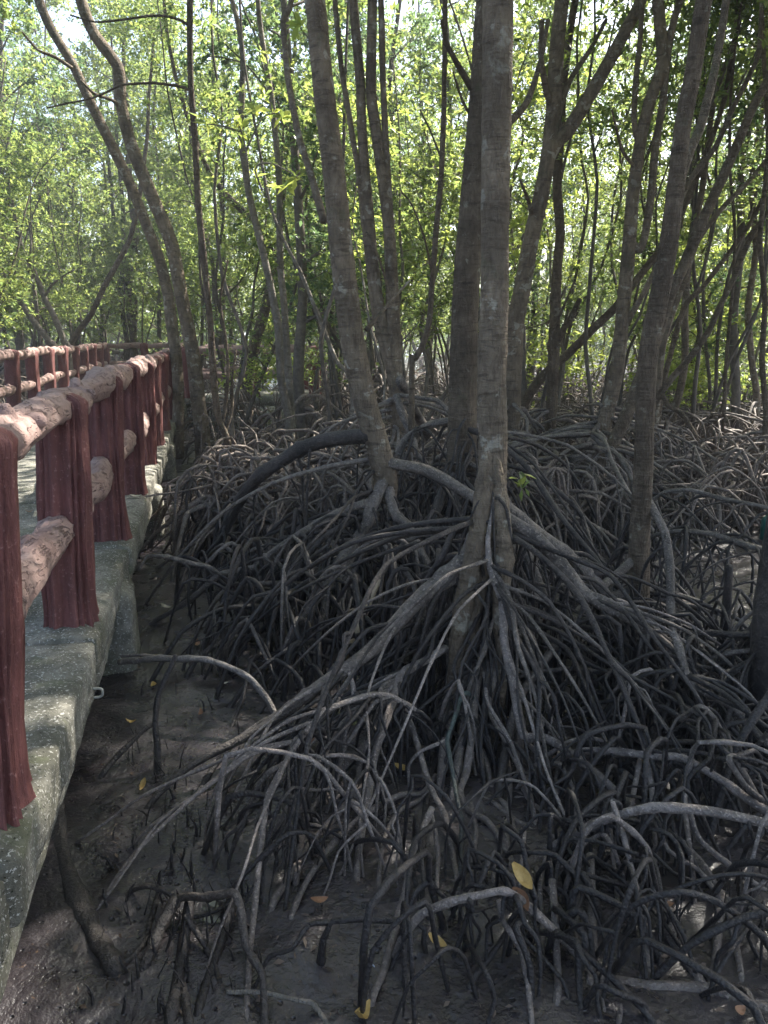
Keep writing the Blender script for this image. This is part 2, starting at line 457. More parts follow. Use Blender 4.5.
railing('red log railing along the far left side of the walkway', 1.2, SP_, 17, -WW + .19, 400, detail=False)
railing('short red log railing where the distant walkway turns right', 0, 1.36, 3, 0, 500,
        fn=lambda q, z: W(TS - 2.42, q + .12, z), detail=False)
railing('red log railing along the distant far edge of the turned walkway', 0, 1.36, 3, 0, 520,
        fn=lambda q, z: W(TS - .2, q + .12, z), detail=False)
railing('red log railing closing the very far end of the walkway', 0, 1.19, 3, 0, 560, fn=lambda q, z: W(WEND - .2, q - 2.56, z), detail=False)

# ------------------------------------------------------------------ leaves and crowns
def leaf_cloud(rs, cen, per, L, wid, up=.25, spread=.05):
    """rosettes of folded leaves at the points cen (N,3)"""
    Nn = len(cen) * per
    c = np.repeat(cen, per, 0) + rs.normal(0, spread, (Nn, 3))
    d = rs.normal(0, 1, (Nn, 3)); d[:, 2] = d[:, 2] * .7 + up
    d /= np.linalg.norm(d, axis=1)[:, None]
    l = L * (rs.uniform(.75, 1.2, Nn) * np.repeat(rs.uniform(.6, 1.3, len(cen)), per))[:, None]
    ref = rs.normal(0, 1, (Nn, 3)) * .45 + np.array([0, 0, 1.0])
    sd = np.cross(d, ref); sd /= np.linalg.norm(sd, axis=1)[:, None] + 1e-9
    nn = np.cross(sd, d)
    w = l * wid
    v = np.stack([c, c + d * l * .52 + sd * w + nn * l * .06, c + d * l - nn * l * .08, c + d * l * .52 - sd * w + nn * l * .06], 1).reshape(-1, 3)
    q = np.arange(Nn * 4).reshape(-1, 4)
    return v, q
def crown_mesh(seed, rx, rz, n_ros, L=.09, per=6):
    rs = np.random.RandomState(seed)
    cl = rs.normal(0, 1, (26, 3)); cl /= np.linalg.norm(cl, axis=1)[:, None]
    cl *= rs.uniform(.25, 1.0, (26, 1)) * np.array([rx, rx, rz])
    pick = rs.randint(0, 26, n_ros)
    cen = cl[pick] + rs.normal(0, .30, (n_ros, 3)) * np.array([1, 1, .7])
    v, q = leaf_cloud(rs, cen, per, L, .22)
    mb = MB(); mb.add(v, q); return mb.mesh('crown', smooth=False)
CROWNS = [crown_mesh(60 + i, 1.8, 1.2, 1000, .10) for i in range(4)]
for i, c in enumerate(CROWNS): c.materials.append(M['leaf'])

# ------------------------------------------------------------------ stilt roots
def add_stilt(mb, rs, start, az, reach, r0, n=8, fork=True, wob=.035, sub=4, zend=-.10, drop=2.0, depth=0):
    d = np.array([math.cos(az), math.sin(az), 0]); sd = np.array([-d[1], d[0], 0])
    h = start[2]
    pts = [start]; ts = [.18, .38, .58, .78, 1.0]
    bend = rs.uniform(-.25, .25) * reach
    for t in ts:
        p = start + d * reach * (t ** .9) + sd * bend * t * t
        z = h * (1 - t ** drop) + (zend) * (t ** 3) + rs.uniform(-1, 1) * wob * (1 - t) * .7
        p = p + sd * rs.uniform(-wob, wob); p[2] = z if t < 1 else zend
        pts.append(p)
    rad = [r0 * 1.15] + [r0 * (1 - .38 * t) for t in ts]
    tube(mb, pts, rad, n, sub, .13, rs.randint(1 << 30), knots=.34)
    if fork and depth < 2:
        for _ in range(rs.choice([0, 1, 1, 2])):
            k = rs.randint(2, 5); p = np.array(pts[k])
            if p[2] > .14:
                add_stilt(mb, rs, p, az + rs.uniform(-1.1, 1.1), rs.uniform(.12, .55) * min(1, .4 + p[2]), rad[k] * .78, n, fork, wob * .7, sub, zend, rs.uniform(1.3, 2.6), depth + 1)

def trace_root(mb, pts, w0, w1, Y0, Y1=None, n=9, sub=4, rough=.13, ground=True):
    """a root followed through pts (pixels), from distance Y0 to Y1 (default: where the last one meets the mud)"""
    pts = [np.array(p, float) for p in pts]
    L = np.concatenate([[0], np.cumsum([np.linalg.norm(b - a) for a, b in zip(pts, pts[1:])])]); L /= L[-1]
    if Y1 is None: Y1 = G(*pts[-1])[1]
    P3, R3 = [], []
    for p, t in zip(pts, L):
        Y = Y0 + (Y1 - Y0) * t
        q = P(p[0], p[1], Y); w = w0 + (w1 - w0) * t if np.isscalar(w0) else np.interp(t, np.linspace(0, 1, len(w0)), w0)
        if q[2] < .0: q = G(p[0], p[1], .0)
        P3.append(q); R3.append(w * .5 * depth_t(p[0], p[1], Y) / F)
    if ground:
        d = P3[-1] - P3[-2]; d = d / np.linalg.norm(d)
        P3.append(P3[-1] + d * .06 + np.array([0, 0, -.13])); R3.append(R3[-1] * .95)
    c = tube(mb, P3, R3, n, sub, rough, int(pts[0][0] * 7 + pts[-1][1]), knots=.28)
    return c

# ------------------------------------------------------------------ traced trees
def px_line(pts, Y0, Y1, w0, w1):
    pts = [np.array(p, float) for p in pts]
    L = np.concatenate([[0], np.cumsum([np.linalg.norm(b - a) for a, b in zip(pts, pts[1:])])]); L /= max(L[-1], 1e-6)
    P3, R3 = [], []
    for p, t in zip(pts, L):
        Y = Y0 + (Y1 - Y0) * t; P3.append(P(p[0], p[1], Y)); R3.append((w0 + (w1 - w0) * t) * .5 * depth_t(p[0], p[1], Y) / F)
    return P3, R3
def extend_up(P3, R3, top, rs):
    """carry a traced stem on above the frame to the height top"""
    P3, R3 = list(P3), list(R3)
    d = P3[-1] - P3[-2]; d /= np.linalg.norm(d)
    while P3[-1][2] < top:
        d = d * .8 + np.array([rs.uniform(-.12, .12), rs.uniform(-.12, .12), .35]); d /= np.linalg.norm(d)
        P3.append(P3[-1] + d * .8); R3.append(max(.012, R3[-1] * .87))
    return P3, R3
ci = 0
def traced_tree(label, stems, bark, Y, top=7.5, sink=True, branches=(), crown=True, group=None, Y_top=None, n=14, crown_scale=1.0, name='mangrove_tree', sub=6, nroots=0, root_h=1.0, root_r=.02, base=None, root_reach=(.4, 1.5), rseed=0):
    """stems: list of (pixels from base to top, w0, w1 [, Y0, Y1])"""
    global ci
    p0 = stems[0][0][0]
    b = base if base is not None else P(p0[0], p0[1], Y)
    loc = np.array([b[0], b[1], 0.0])
    t = thing(name, label, 'tree', loc, group)
    rs = np.random.RandomState(int(p0[0] * 13 + p0[1]) + rseed)
    mb = MB(); tops = []
    for i, st in enumerate(stems):
        pts, w0, w1 = st[:3]; Y0 = st[3] if len(st) > 3 else Y; Y1 = st[4] if len(st) > 4 else (Y_top or Y0)
        P3, R3 = px_line(pts, Y0, Y1, w0, w1)
        if i == 0 and sink:
            P3.insert(0, np.array([P3[0][0], P3[0][1], -.15])); R3.insert(0, R3[0] * 1.12)
        if top:
            P3, R3 = extend_up(P3, R3, top * rs.uniform(.9, 1.1), rs); tops.append(P3[-1])
        tube(mb, P3, R3, n, sub, .07, rs.randint(1 << 30), knots=.05)
    build(mb, 'trunk', M[bark], t)
    for br in branches:
        pts, w0, w1, Y0, Y1 = br
        P3, R3 = px_line(pts, Y0, Y1, w0, w1)
        mb = MB(); tube(mb, P3, R3, 7, 4, .08, rs.randint(1 << 30), knots=.1); build(mb, 'branch', M[bark], t)
    if crown:
        for tp in tops:
            me = CROWNS[ci % len(CROWNS)]; ci += 1
            o = link('crown', me, None, t, tuple(tp - loc + np.array([0, 0, .2])))
            o.rotation_euler.z = rs.uniform(0, 6.28); sc = crown_scale * rs.uniform(.85, 1.2); o.scale = (sc, sc, sc)
    for i in range(nroots):
        mb = MB(); h = root_h * rs.uniform(.35, 1.05)
        add_stilt(mb, rs, np.array([loc[0], loc[1], h]), rs.uniform(0, 6.28), rs.uniform(*root_reach) * (.35 + .65 * h / root_h), root_r * rs.uniform(.6, 1.2), 6, True, .05, 3)
        build(mb, 'stilt_root', M['root'], t)
    t['rs'] = 0
    return t

def hero_roots(t, specs, mat='root', near=None):
    for s_ in specs:
        pts, w0, w1, Y0 = s_[:4]; Y1 = s_[4] if len(s_) > 4 else None
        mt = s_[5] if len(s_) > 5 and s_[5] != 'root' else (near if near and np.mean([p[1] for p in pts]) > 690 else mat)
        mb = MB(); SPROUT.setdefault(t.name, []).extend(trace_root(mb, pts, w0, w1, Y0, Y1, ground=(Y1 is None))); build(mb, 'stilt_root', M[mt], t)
def arch(mb, rs, g, az, span, h, r, n=6, forks=2):
    d = np.array([math.cos(az), math.sin(az), 0]); sd = np.array([-d[1], d[0], 0])
    if rs.rand() < .55:          # a straight leaning prop with a bent head
        k = rs.uniform(.15, .6) * span; top = g + sd * rs.uniform(-.05, .05) + np.array([0, 0, h * 1.15])
        e = top + d * k; e[2] = -.08; m1 = top * .62 + e * .38 + sd * rs.uniform(-.02, .02) + np.array([0, 0, .06 * h]); m2 = top * .28 + e * .72 + sd * rs.uniform(-.015, .015) + np.array([0, 0, .03 * h])
        b = top - d * rs.uniform(.08, .3) + sd * rs.uniform(-.1, .1); b[2] = max(.04, top[2] + rs.uniform(-.16, .05)); b2 = b - d * rs.uniform(.03, .15); b2[2] = -.08
        pts = [b2, b, top, m1, m2, e]
    else:
        ap = rs.uniform(.25, .75); bow = rs.uniform(-.2, .2) * span
        ts = [0, .2, .42, .6, .8, 1.0]; pts = []; ex = rs.uniform(1.25, 1.9)
        for t in ts:
            u = t / ap if t < ap else (1 - t) / (1 - ap)
            z = h * (1 - (1 - u) ** ex) + rs.uniform(-.015, .015)
            if t in (0, 1.0): z = -.08
            q = g + d * span * (t - .5) + sd * (bow * 4 * t * (1 - t) + rs.uniform(-.02, .02)); q[2] = max(z, -.08); pts.append(q)
    tube(mb, pts, [r * 1.1, r, r, r * .93, r * .86, r * .8], n, 3, .13, rs.randint(1 << 30), knots=.34)
    for _ in range(rs.randint(0, forks + 1)):
        p = pts[rs.randint(1, 4)]
        if p[2] > .1: add_stilt(mb, rs, p, rs.uniform(0, 6.28), rs.uniform(.02, .35), r * .75, n, rs.rand() < .3, .02, 3, drop=rs.uniform(1.1, 1.8), depth=1)
def cross_tangle(t, n, inside, hr, span, rad, seed, mat='root_dark', box=(100, 800, 480, 1020)):
    rs = np.random.RandomState(seed); mb = MB(); k = 0
    while k < n:
        px, py = rs.uniform(box[0], box[1]), rs.uniform(box[2], box[3])
        if not inside(px, py): continue
        g = G(px, py); dd = g - E0
        if dd.dot(WN) < .5: continue
        k += 1
        arch(mb, rs, g, rs.uniform(0, 6.28), rs.uniform(*span), rs.uniform(*hr), rs.uniform(*rad))
    o = build(mb, 'root_tangle', M[mat], t); o['kind'] = 'stuff'
SPROUT = {}
def sprout_tangle(t, count, seed, rad=(.006, .012), reach=(.03, .28), zmin=.3, mat='root_dark', long=()):
    rs = np.random.RandomState(seed); pts = [p for p in SPROUT.get(t.name, []) if p[2] > zmin]
    mb = MB()
    for i in range(count):
        a = pts[rs.randint(len(pts))]
        add_stilt(mb, rs, a, rs.uniform(0, 6.28), rs.uniform(*reach), rs.uniform(*rad), 6, rs.rand() < .35, .035, 3, drop=rs.uniform(1.6, 3.2), depth=1)
    fr = SPROUT.get('front', []) if t.name == T1.name else []
    for i in range(36 if fr else 0):
        add_stilt(mb, rs, fr[rs.randint(len(fr))], rs.uniform(0, 6.28), rs.uniform(.02, .22), rs.uniform(.006, .011), 7, rs.rand() < .3, .03, 4, drop=rs.uniform(1.6, 3), depth=1)
    for n_, c, hr, rr, az, rd in long:
        for i in range(n_):
            h = rs.uniform(*hr); a = rs.uniform(*az)
            st = np.array([c[0] + math.cos(a) * .06, c[1] + math.sin(a) * .06, h])
            add_stilt(mb, rs, st, a, rs.uniform(*rr), rd * rs.uniform(.55, 1.2), 7, True, .06, 4, drop=rs.uniform(1.3, 2.6))
    o = build(mb, 'root_tangle', M[mat], t); o['kind'] = 'stuff'
def fill_roots(t, count, c, hr, rr, rad, seed, az=(0, 6.283), mats=('root', 'root_dark', 'root_dark'), n=7):
    rs = np.random.RandomState(seed)
    for i in range(count):
        h = rs.uniform(*hr); mb = MB(); a = rs.uniform(*az)
        st = np.array([c[0] + math.cos(a) * .05, c[1] + math.sin(a) * .05, h])
        n0 = len(SPROUT.setdefault(t.name, [])); SPROUT[t.name].append(st)
        add_stilt(mb, rs, st, a, rs.uniform(*rr) * (.3 + .7 * (h - hr[0] + .1) / (hr[1] - hr[0] + .1)), rad * rs.uniform(.55, 1.25), n, True, .05, 4, drop=rs.uniform(1.4, 3.0))
        build(mb, 'stilt_root', M[mats[rs.randint(len(mats))]], t)

# --- T1: the tree in front
Y1_ = 3.8
T1 = traced_tree('thick grey mangrove trunk at the centre front, straight, fanning into tall stilt roots', [
    ([(489, 600), (490, 540), (492, 480), (493, 430), (492, 380), (495, 300), (495, 200), (497, 100), (498, 0)], 27, 30, Y1_, Y1_ + .1)],
    'bark', Y1_, top=8.2, sink=False, n=28, sub=8, base=P(490, 560, Y1_))
mb = MB()
for pts, w0, w1 in (([(488, 445), (486, 470), (483, 502), (476, 545), (466, 590), (457, 650), (452, 700), (448, 740)], [10, 19, 21, 19, 17, 14, 12, 9], 9), ([(491, 460), (490, 505), (484, 550), (476, 600), (468, 650), (466, 700), (458, 770)], [10, 20, 18, 15, 13, 11, 8], 8),
                    ([(494, 450), (497, 478), (500, 515), (503, 560), (500, 610), (503, 660), (497, 720)], [10, 18, 20, 18, 15, 12, 10], 10)):
    trace_root(mb, pts, w0, w1, Y1_ - .01, 3.35, n=14, sub=6)
build(mb, 'buttress_root', M['bark'], T1)
hero_roots(T1, [
    ([(480, 535), (465, 560), (441, 581), (420, 598), (372, 650), (321, 685), (262, 728), (205, 757), (175, 777), (144, 813)], 19, 6, Y1_ - .05, None, 'root'),
    ([(496, 512), (515, 524), (537, 538), (565, 568), (588, 596), (619, 613), (667, 645), (697, 686), (708, 738)], 15, 7, Y1_ - .02),
    ([(496, 500), (512, 512), (540, 535), (570, 557), (604, 592), (625, 640), (634, 690)], 15, 7, Y1_ + .05),
    ([(491, 478), (493, 506), (488, 536), (489, 560), (495, 583), (502, 600), (504, 640), (512, 677), (520, 723), (526, 737), (545, 738), (560, 746), (593, 771), (638, 812), (668, 831), (698, 861), (724, 899), (754, 910), (780, 938)], [2, 9, 9, 9, 9], 9, Y1_ - .06, 2.2, 'root'),
    ([(724, 899), (720, 915), (717, 945), (712, 985)], 8, 7, 2.35),
    ([(724, 899), (733, 930), (742, 985)], 7, 6, 2.35),
    ([(493, 478), (495, 506), (490, 540), (491, 560), (497, 585), (505, 604)], [2, 7, 10, 9, 7], 7, Y1_ - .07, Y1_ - .2, 'root_pale'),
    ([(468, 798), (490, 802), (514, 821), (532, 832), (552, 838), (575, 846), (605, 862), (645, 906), (675, 944), (703, 987)], 7, 11, 3.0),
    ([(597, 979), (645, 987), (709, 990), (735, 1000), (790, 1022)], 13, 15, 1.98, 1.88),
    ([(395, 956), (404, 936), (422, 914), (452, 901), (480, 895), (503, 891), (520, 899), (545, 922), (570, 947), (590, 974), (600, 982)], 8, 8, 2.02, 2.0),
    ([(536, 868), (549, 893), (567, 920), (584, 957), (597, 984), (605, 1015)], 6, 4, 2.4),
    ([(515, 888), (525, 869), (545, 853), (567, 839), (604, 820), (632, 811), (660, 807), (713, 812), (780, 826)], 9, 10, 2.55, 2.25),
    ([(552, 765), (578, 752), (612, 751), (653, 756), (683, 758), (720, 779), (750, 801), (785, 822)], 7, 9, 3.0, 2.5),
    ([(432, 738), (424, 720), (411, 707), (389, 696), (372, 695), (359, 698), (329, 709), (310, 726), (289, 756), (269, 794), (263, 827), (257, 884), (250, 951), (246, 1026)], 5.5, 6.5, 3.2),
    ([(446, 648), (425, 661), (405, 671), (397, 682), (392, 704), (381, 734), (374, 757), (370, 786), (362, 830), (356, 880)], 8, 8, 3.5),
    ([(370, 782), (361, 790), (332, 820), (306, 850), (288, 878), (272, 906)], 8, 7, 3.02),
    ([(392, 704), (404, 706), (415, 737), (430, 786), (445, 816), (452, 850), (458, 885)], 6, 6, 3.3),
    ([(436, 776), (422, 794), (403, 794), (380, 805), (361, 817), (336, 840), (310, 876), (291, 917)], 6, 6, 3.0),
    ([(432, 808), (424, 826), (411, 857), (407, 884), (396, 925), (385, 966), (371, 1003)], 6, 8, 2.55),
    ([(430, 810), (436, 835), (438, 862), (436, 905)], 5, 4, 2.6),
    ([(476, 705), (472, 697), (466, 693), (460, 700), (453, 723), (447, 740), (450, 757), (457, 798), (461, 817), (461, 850), (460, 882)], 4.5, 4.5, 3.3, None, 'root_green'),
    ([(447, 740), (435, 745), (420, 752), (409, 765), (409, 788)], 4, 3, 3.0, 2.95),
    ([(499, 640), (494, 682), (489, 700), (490, 712), (500, 730), (512, 752), (528, 786), (536, 830)], 8, 5, 3.6),
    ([(485, 640), (476, 688), (472, 734), (466, 773), (460, 790), (466, 809), (487, 821), (499, 838), (512, 862)], 9, 6, 3.55),
    ([(473, 725), (480, 748), (487, 765), (493, 794), (507, 807), (514, 838)], 6, 6, 3.3),
    ([(451, 640), (451, 682), (447, 723), (440, 790)], 10, 8, 3.7),
    ([(468, 640), (467, 692), (462, 740), (452, 800)], 10, 8, 3.65),
    ([(503, 692), (510, 683), (520, 677), (541, 671), (566, 669), (582, 669), (627, 679), (646, 695), (655, 712)], 4, 4, 3.5),
    ([(637, 724), (642, 740), (649, 764), (653, 805), (655, 840), (653, 885)], 5, 5, 3.0),
    ([(600, 788), (606, 800), (612, 850), (619, 915)], 4.5, 4.5, 2.6),
    ([(612, 800), (618, 818), (623, 835), (638, 895), (649, 972)], 5, 7, 2.4),
    ([(519, 720), (518, 760), (528, 800), (545, 815), (572, 830)], 8, 6, 3.35, 2.9),
    ([(526, 742), (536, 752), (548, 766), (560, 764), (575, 795), (577, 850)], 5, 5, 3.1),
    ([(509, 800), (526, 799), (545, 815), (562, 835), (580, 860)], 5, 4, 2.9, 2.6),
    ([(513, 824), (505, 842), (497, 862), (492, 890)], 6, 5, 2.7),
    ([(378, 722), (364, 748), (358, 775), (352, 800)], 5, 4, 3.3),
    ([(320, 752), (330, 740), (345, 738), (362, 748), (376, 752)], 4, 4, 3.3, 3.15),
    ([(266, 823), (280, 816), (298, 817), (308, 818), (318, 822)], 4, 4.5, 2.9, 2.95),
    ([(313, 786), (306, 810), (300, 850), (296, 880)], 7, 7, 3.1),
    ([(283, 783), (300, 781), (318, 783), (330, 800)], 4, 4, 3.15, 3.1),
    ([(500, 900), (503, 920), (514, 938), (524, 958), (530, 1005), (532, 1030)], 7, 5, 2.05),
    ([(552, 880), (556, 930), (558, 985), (556, 1005)], 7, 8, 2.2),
    ([(590, 855), (592, 900), (591, 960), (590, 985)], 9, 9, 2.35),
    ([(575, 852), (577, 900), (576, 945)], 7, 6, 2.45),
    ([(640, 835), (648, 862), (660, 905), (672, 932)], 6, 6, 2.5),
    ([(500, 862), (478, 869), (455, 875), (430, 888), (396, 900), (362, 908)], 6, 9, 2.45, 2.28, 'root_dark'),
    ([(640, 760), (634, 790), (628, 830), (626, 880)], 5, 5, 2.85),
    ([(690, 762), (684, 800), (690, 850), (694, 900)], 5, 5, 2.75),
    ([(548, 850), (540, 885), (543, 930), (540, 975)], 5, 5, 2.4),
    ([(470, 800), (476, 830), (472, 870), (474, 905)], 5, 5, 2.9),
    ([(655, 818), (668, 850), (700, 872), (722, 905)], 5, 5, 2.5),
    ([(690, 812), (700, 840), (735, 870), (765, 890)], 5, 6, 2.4, 2.3),
    ([(596, 860), (622, 880), (660, 918), (690, 960), (712, 985)], 4, 5, 2.35, None, 'root_dark'),
    ([(430, 788), (420, 800), (398, 812), (384, 840), (378, 890)], 4, 5, 2.9),
    ([(520, 905), (505, 935), (488, 960), (470, 985)], 6, 6, 2.1, None, 'root_dark'),
    ([(630, 990), (622, 1005), (618, 1030)], 6, 7, 1.92),
    ([(505, 740), (510, 790), (506, 830), (510, 870)], 6, 6, 3.2),
    ([(560, 748), (556, 790), (560, 830), (558, 860)], 5, 5, 3.1),
    ([(440, 750), (428, 790), (424, 830), (420, 870)], 6, 6, 3.2, None, 'root_dark'),
    ([(400, 690), (385, 720), (350, 760), (318, 800), (300, 835)], 5, 5, 3.5),
    ([(300, 700), (292, 730), (275, 760), (262, 800), (225, 832)], 5, 6, 3.3, None, 'root_dark'),
    ([(292, 708), (262, 722), (235, 742), (212, 770), (196, 800)], 6, 6, 3.4, None, 'root_dark'),
    ([(245, 735), (236, 762), (222, 800), (214, 850)], 5, 6, 3.2, None, 'root_dark'),
], near='root_front_skylit')
fill_roots(T1, 24, P(488, 540, Y1_), (.15, .95), (.3, 1.7), .019, 21)

SPROUT['front'] = [p for p in SPROUT[T1.name] if p[1] < 3.15 and p[2] > .2]
sprout_tangle(T1, 90, 121, long=[(8, P(485, 560, Y1_), (.3, 1.0), (.7, 1.9), (2.5, 4.1), .014), (8, P(495, 560, Y1_), (.3, 1.0), (.7, 1.8), (-1.0, .5), .014),
                               (8, P(490, 600, Y1_), (.2, .9), (.5, 1.2), (-2.3, -.9), .012)])
def cascade(t, c, count, seed, mat, rad, zmin=.3, reach=(.3, 1.2), cap=None, zmax=.85):
    rs = np.random.RandomState(seed); pts = [p for p in SPROUT[t.name] if zmin < p[2] < zmax and (cap is None or p[1] < cap)]; mb = MB()
    for i in range(count):
        p = pts[rs.randint(len(pts))]; a = math.atan2(p[1] - c[1], p[0] - c[0]) + rs.normal(0, .55)
        add_stilt(mb, rs, p, a, rs.uniform(*reach) * (.4 + p[2]), rs.uniform(*rad), 7, rs.rand() < .6, .03, 4, drop=rs.uniform(1.2, 2.0), depth=1)
    o = build(mb, 'root_tangle', M[mat], t); o['kind'] = 'stuff'
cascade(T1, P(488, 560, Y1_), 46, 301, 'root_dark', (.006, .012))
cascade(T1, P(488, 560, Y1_), 26, 303, 'root_front_skylit', (.006, .010), .3, (.5, 1.5), 3.6)
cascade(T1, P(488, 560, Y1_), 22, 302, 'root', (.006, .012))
# --- T2: left of it
Y2_ = 5.3
T2 = traced_tree('grey mangrove trunk leaning left, with one big arched root curving out to its left', [
    ([(385, 500), (386, 480), (379, 450), (367, 410), (354, 350), (347, 300), (340, 240), (333, 170), (325, 100), (320, 50), (315, 0)], 25, 21, Y2_, Y2_ - .2)],
    'bark', Y2_, top=8.0, sink=False, n=24, sub=7, base=P(383, 520, Y2_),
    branches=[([(324, 222), (318, 200), (310, 172), (300, 141), (292, 104), (287, 70), (283, 21), (290, 8), (296, -30)], 8, 5, Y2_, Y2_ + .8),
              ([(366, 330), (392, 300), (410, 280)], 5, 2, Y2_, Y2_ + .3)])
hero_roots(T2, [
    ([(371, 436), (350, 437), (325, 440), (300, 449), (282, 461), (261, 475), (244, 494), (230, 517), (221, 540), (212, 570)], 17, 8, Y2_ - .05, None, 'root_dark'),
    ([(384, 480), (372, 506), (366, 527), (349, 551), (336, 566), (329, 585), (321, 590), (301, 588), (280, 592), (261, 596), (248, 607), (240, 640)], 13, 5, Y2_ - .05),
    ([(367, 524), (362, 540), (356, 558), (340, 570)], 10, 8, Y2_ - .1, 5.0),
    ([(331, 582), (327, 600), (322, 625), (318, 660)], 6, 6, 4.9),
    ([(338, 574), (350, 582), (360, 598), (366, 615)], 4, 4, 4.95, 4.7),
    ([(388, 485), (391, 502), (396, 515), (407, 525), (420, 551), (432, 573), (437, 600), (440, 640)], 10, 7, Y2_ - .05),
    ([(376, 500), (350, 508), (329, 518), (300, 534), (273, 552), (257, 567), (236, 571), (219, 575), (202, 590), (190, 600), (169, 613), (152, 624)], 9, 5, Y2_ - .1),
    ([(219, 575), (209, 567), (190, 563), (167, 557), (148, 556), (138, 570)], 5, 4, 4.95, 4.8),
    ([(366, 505), (345, 515), (320, 520), (300, 528), (285, 548), (270, 575)], 6, 4, Y2_ + .2),
    ([(387, 462), (400, 465), (422, 469), (440, 477), (458, 488), (478, 500), (505, 522), (530, 560), (545, 600), (556, 625)], 12, 8, Y2_ - .05),
    ([(327, 536), (344, 560), (366, 588), (380, 612)], 5, 5, 5.1, 4.8),
    ([(335, 583), (300, 584), (265, 583), (244, 588), (230, 598), (211, 619), (205, 635)], 5, 5, 4.9),
    ([(225, 515), (205, 505), (200, 496), (192, 480), (188, 470)], 6, 4, 6.4, 6.4),
    ([(205, 505), (188, 513), (182, 532), (177, 553), (172, 580)], 5, 4, 6.4),
    ([(232, 552), (222, 545), (210, 555), (205, 575)], 4, 3, 5.5),
    ([(270, 555), (258, 548), (246, 553), (232, 543), (220, 550), (208, 562)], 4, 4, 5.2, 5.1),
])
mb = MB(); trace_root(mb, [(380, 578), (374, 588), (364, 613), (355, 635), (342, 660)], 8, 11, 4.7, n=10)
tag(build(mb, 'broken_branch', M['wood']), 'pale broken stick standing among the roots left of the thick central trunk', 'broken branch')
fill_roots(T2, 22, P(383, 520, Y2_), (.3, 1.1), (.4, 2.0), .018, 33)

sprout_tangle(T2, 80, 122, (.007, .014), (.05, .5), mat='root_dark', long=[(8, P(378, 520, Y2_), (.3, 1.1), (1.0, 2.4), (2.4, 4.3), .016)])
# --- T3 behind T1
Y3_ = 6.1
T3 = traced_tree('thick dark mangrove trunk half hidden behind the straight central one, leaning right', [
    ([(461, 470), (462, 440), (463, 380), (466, 300), (472, 220), (479, 140), (485, 60), (489, 0)], 29, 25, Y3_, Y3_)],
    'bark2', Y3_, top=8.5, sink=False, n=22, base=P(462, 470, Y3_),
    branches=[([(476, 92), (470, 86), (455, 60), (446, 42), (442, 20)], 7, 4, Y3_, Y3_ - .3), ([(472, 118), (462, 100), (453, 72)], 3, 2, Y3_, Y3_ - .2),
              ([(496, 130), (512, 120), (528, 100), (541, 60), (548, 20)], 8, 4, Y3_, Y3_ + .5)])
hero_roots(T3, [
    ([(463, 452), (455, 470), (440, 500), (425, 540), (418, 575)], 12, 8, Y3_),
    ([(472, 440), (478, 410), (474, 470), (480, 520), (470, 560)], 10, 8, Y3_),
    ([(455, 420), (430, 425), (405, 440), (392, 470)], 9, 6, Y3_ + .2, Y3_ + .3),
])
fill_roots(T3, 26, P(462, 470, Y3_), (.4, 1.2), (.5, 2.0), .02, 35)

sprout_tangle(T3, 60, 123, (.008, .015), (.1, .8))
# --- T4 right slender trunk
Y4_ = 4.25
T4 = traced_tree('slender dark trunk right of centre, leaning right and rooted straight in the mud', [
    ([(637, 690), (638, 640), (639, 560), (643, 480), (645, 414), (649, 349), (659, 297), (668, 245), (675, 193), (683, 125), (693, 73), (704, 0)], 21, 16, Y4_, Y4_ - .3)],
    'bark2', Y4_, top=7.2, n=20, sub=7, branches=[([(679, 185), (690, 150), (701, 125), (714, 73), (724, 16), (730, -30)], 10, 7, Y4_, Y4_ + .5)])
hero_roots(T4, [
    ([(645, 496), (652, 508), (665, 533), (670, 568), (671, 609), (673, 634), (689, 661), (702, 695), (708, 735)], 9, 7, Y4_ - .05),
    ([(673, 634), (660, 648), (640, 668), (622, 690), (612, 720)], 8, 6, 4.0),
    ([(634, 560), (615, 576), (597, 591), (575, 617), (556, 645), (537, 671), (518, 700), (506, 750), (498, 800)], 9, 9, Y4_ - .05),
    ([(633, 590), (615, 597), (600, 597), (583, 605), (570, 600), (563, 585)], 12, 7, Y4_ - .03, 4.0),
    ([(640, 610), (650, 600), (673, 609), (700, 618), (722, 631), (745, 660)], 4, 4, Y4_),
    ([(643, 640), (665, 630), (690, 645), (712, 664), (725, 690)], 5, 4, Y4_ - .1),
])
fill_roots(T4, 14, P(638, 690, Y4_), (.15, .6), (.3, 1.0), .014, 37)

sprout_tangle(T4, 40, 124)
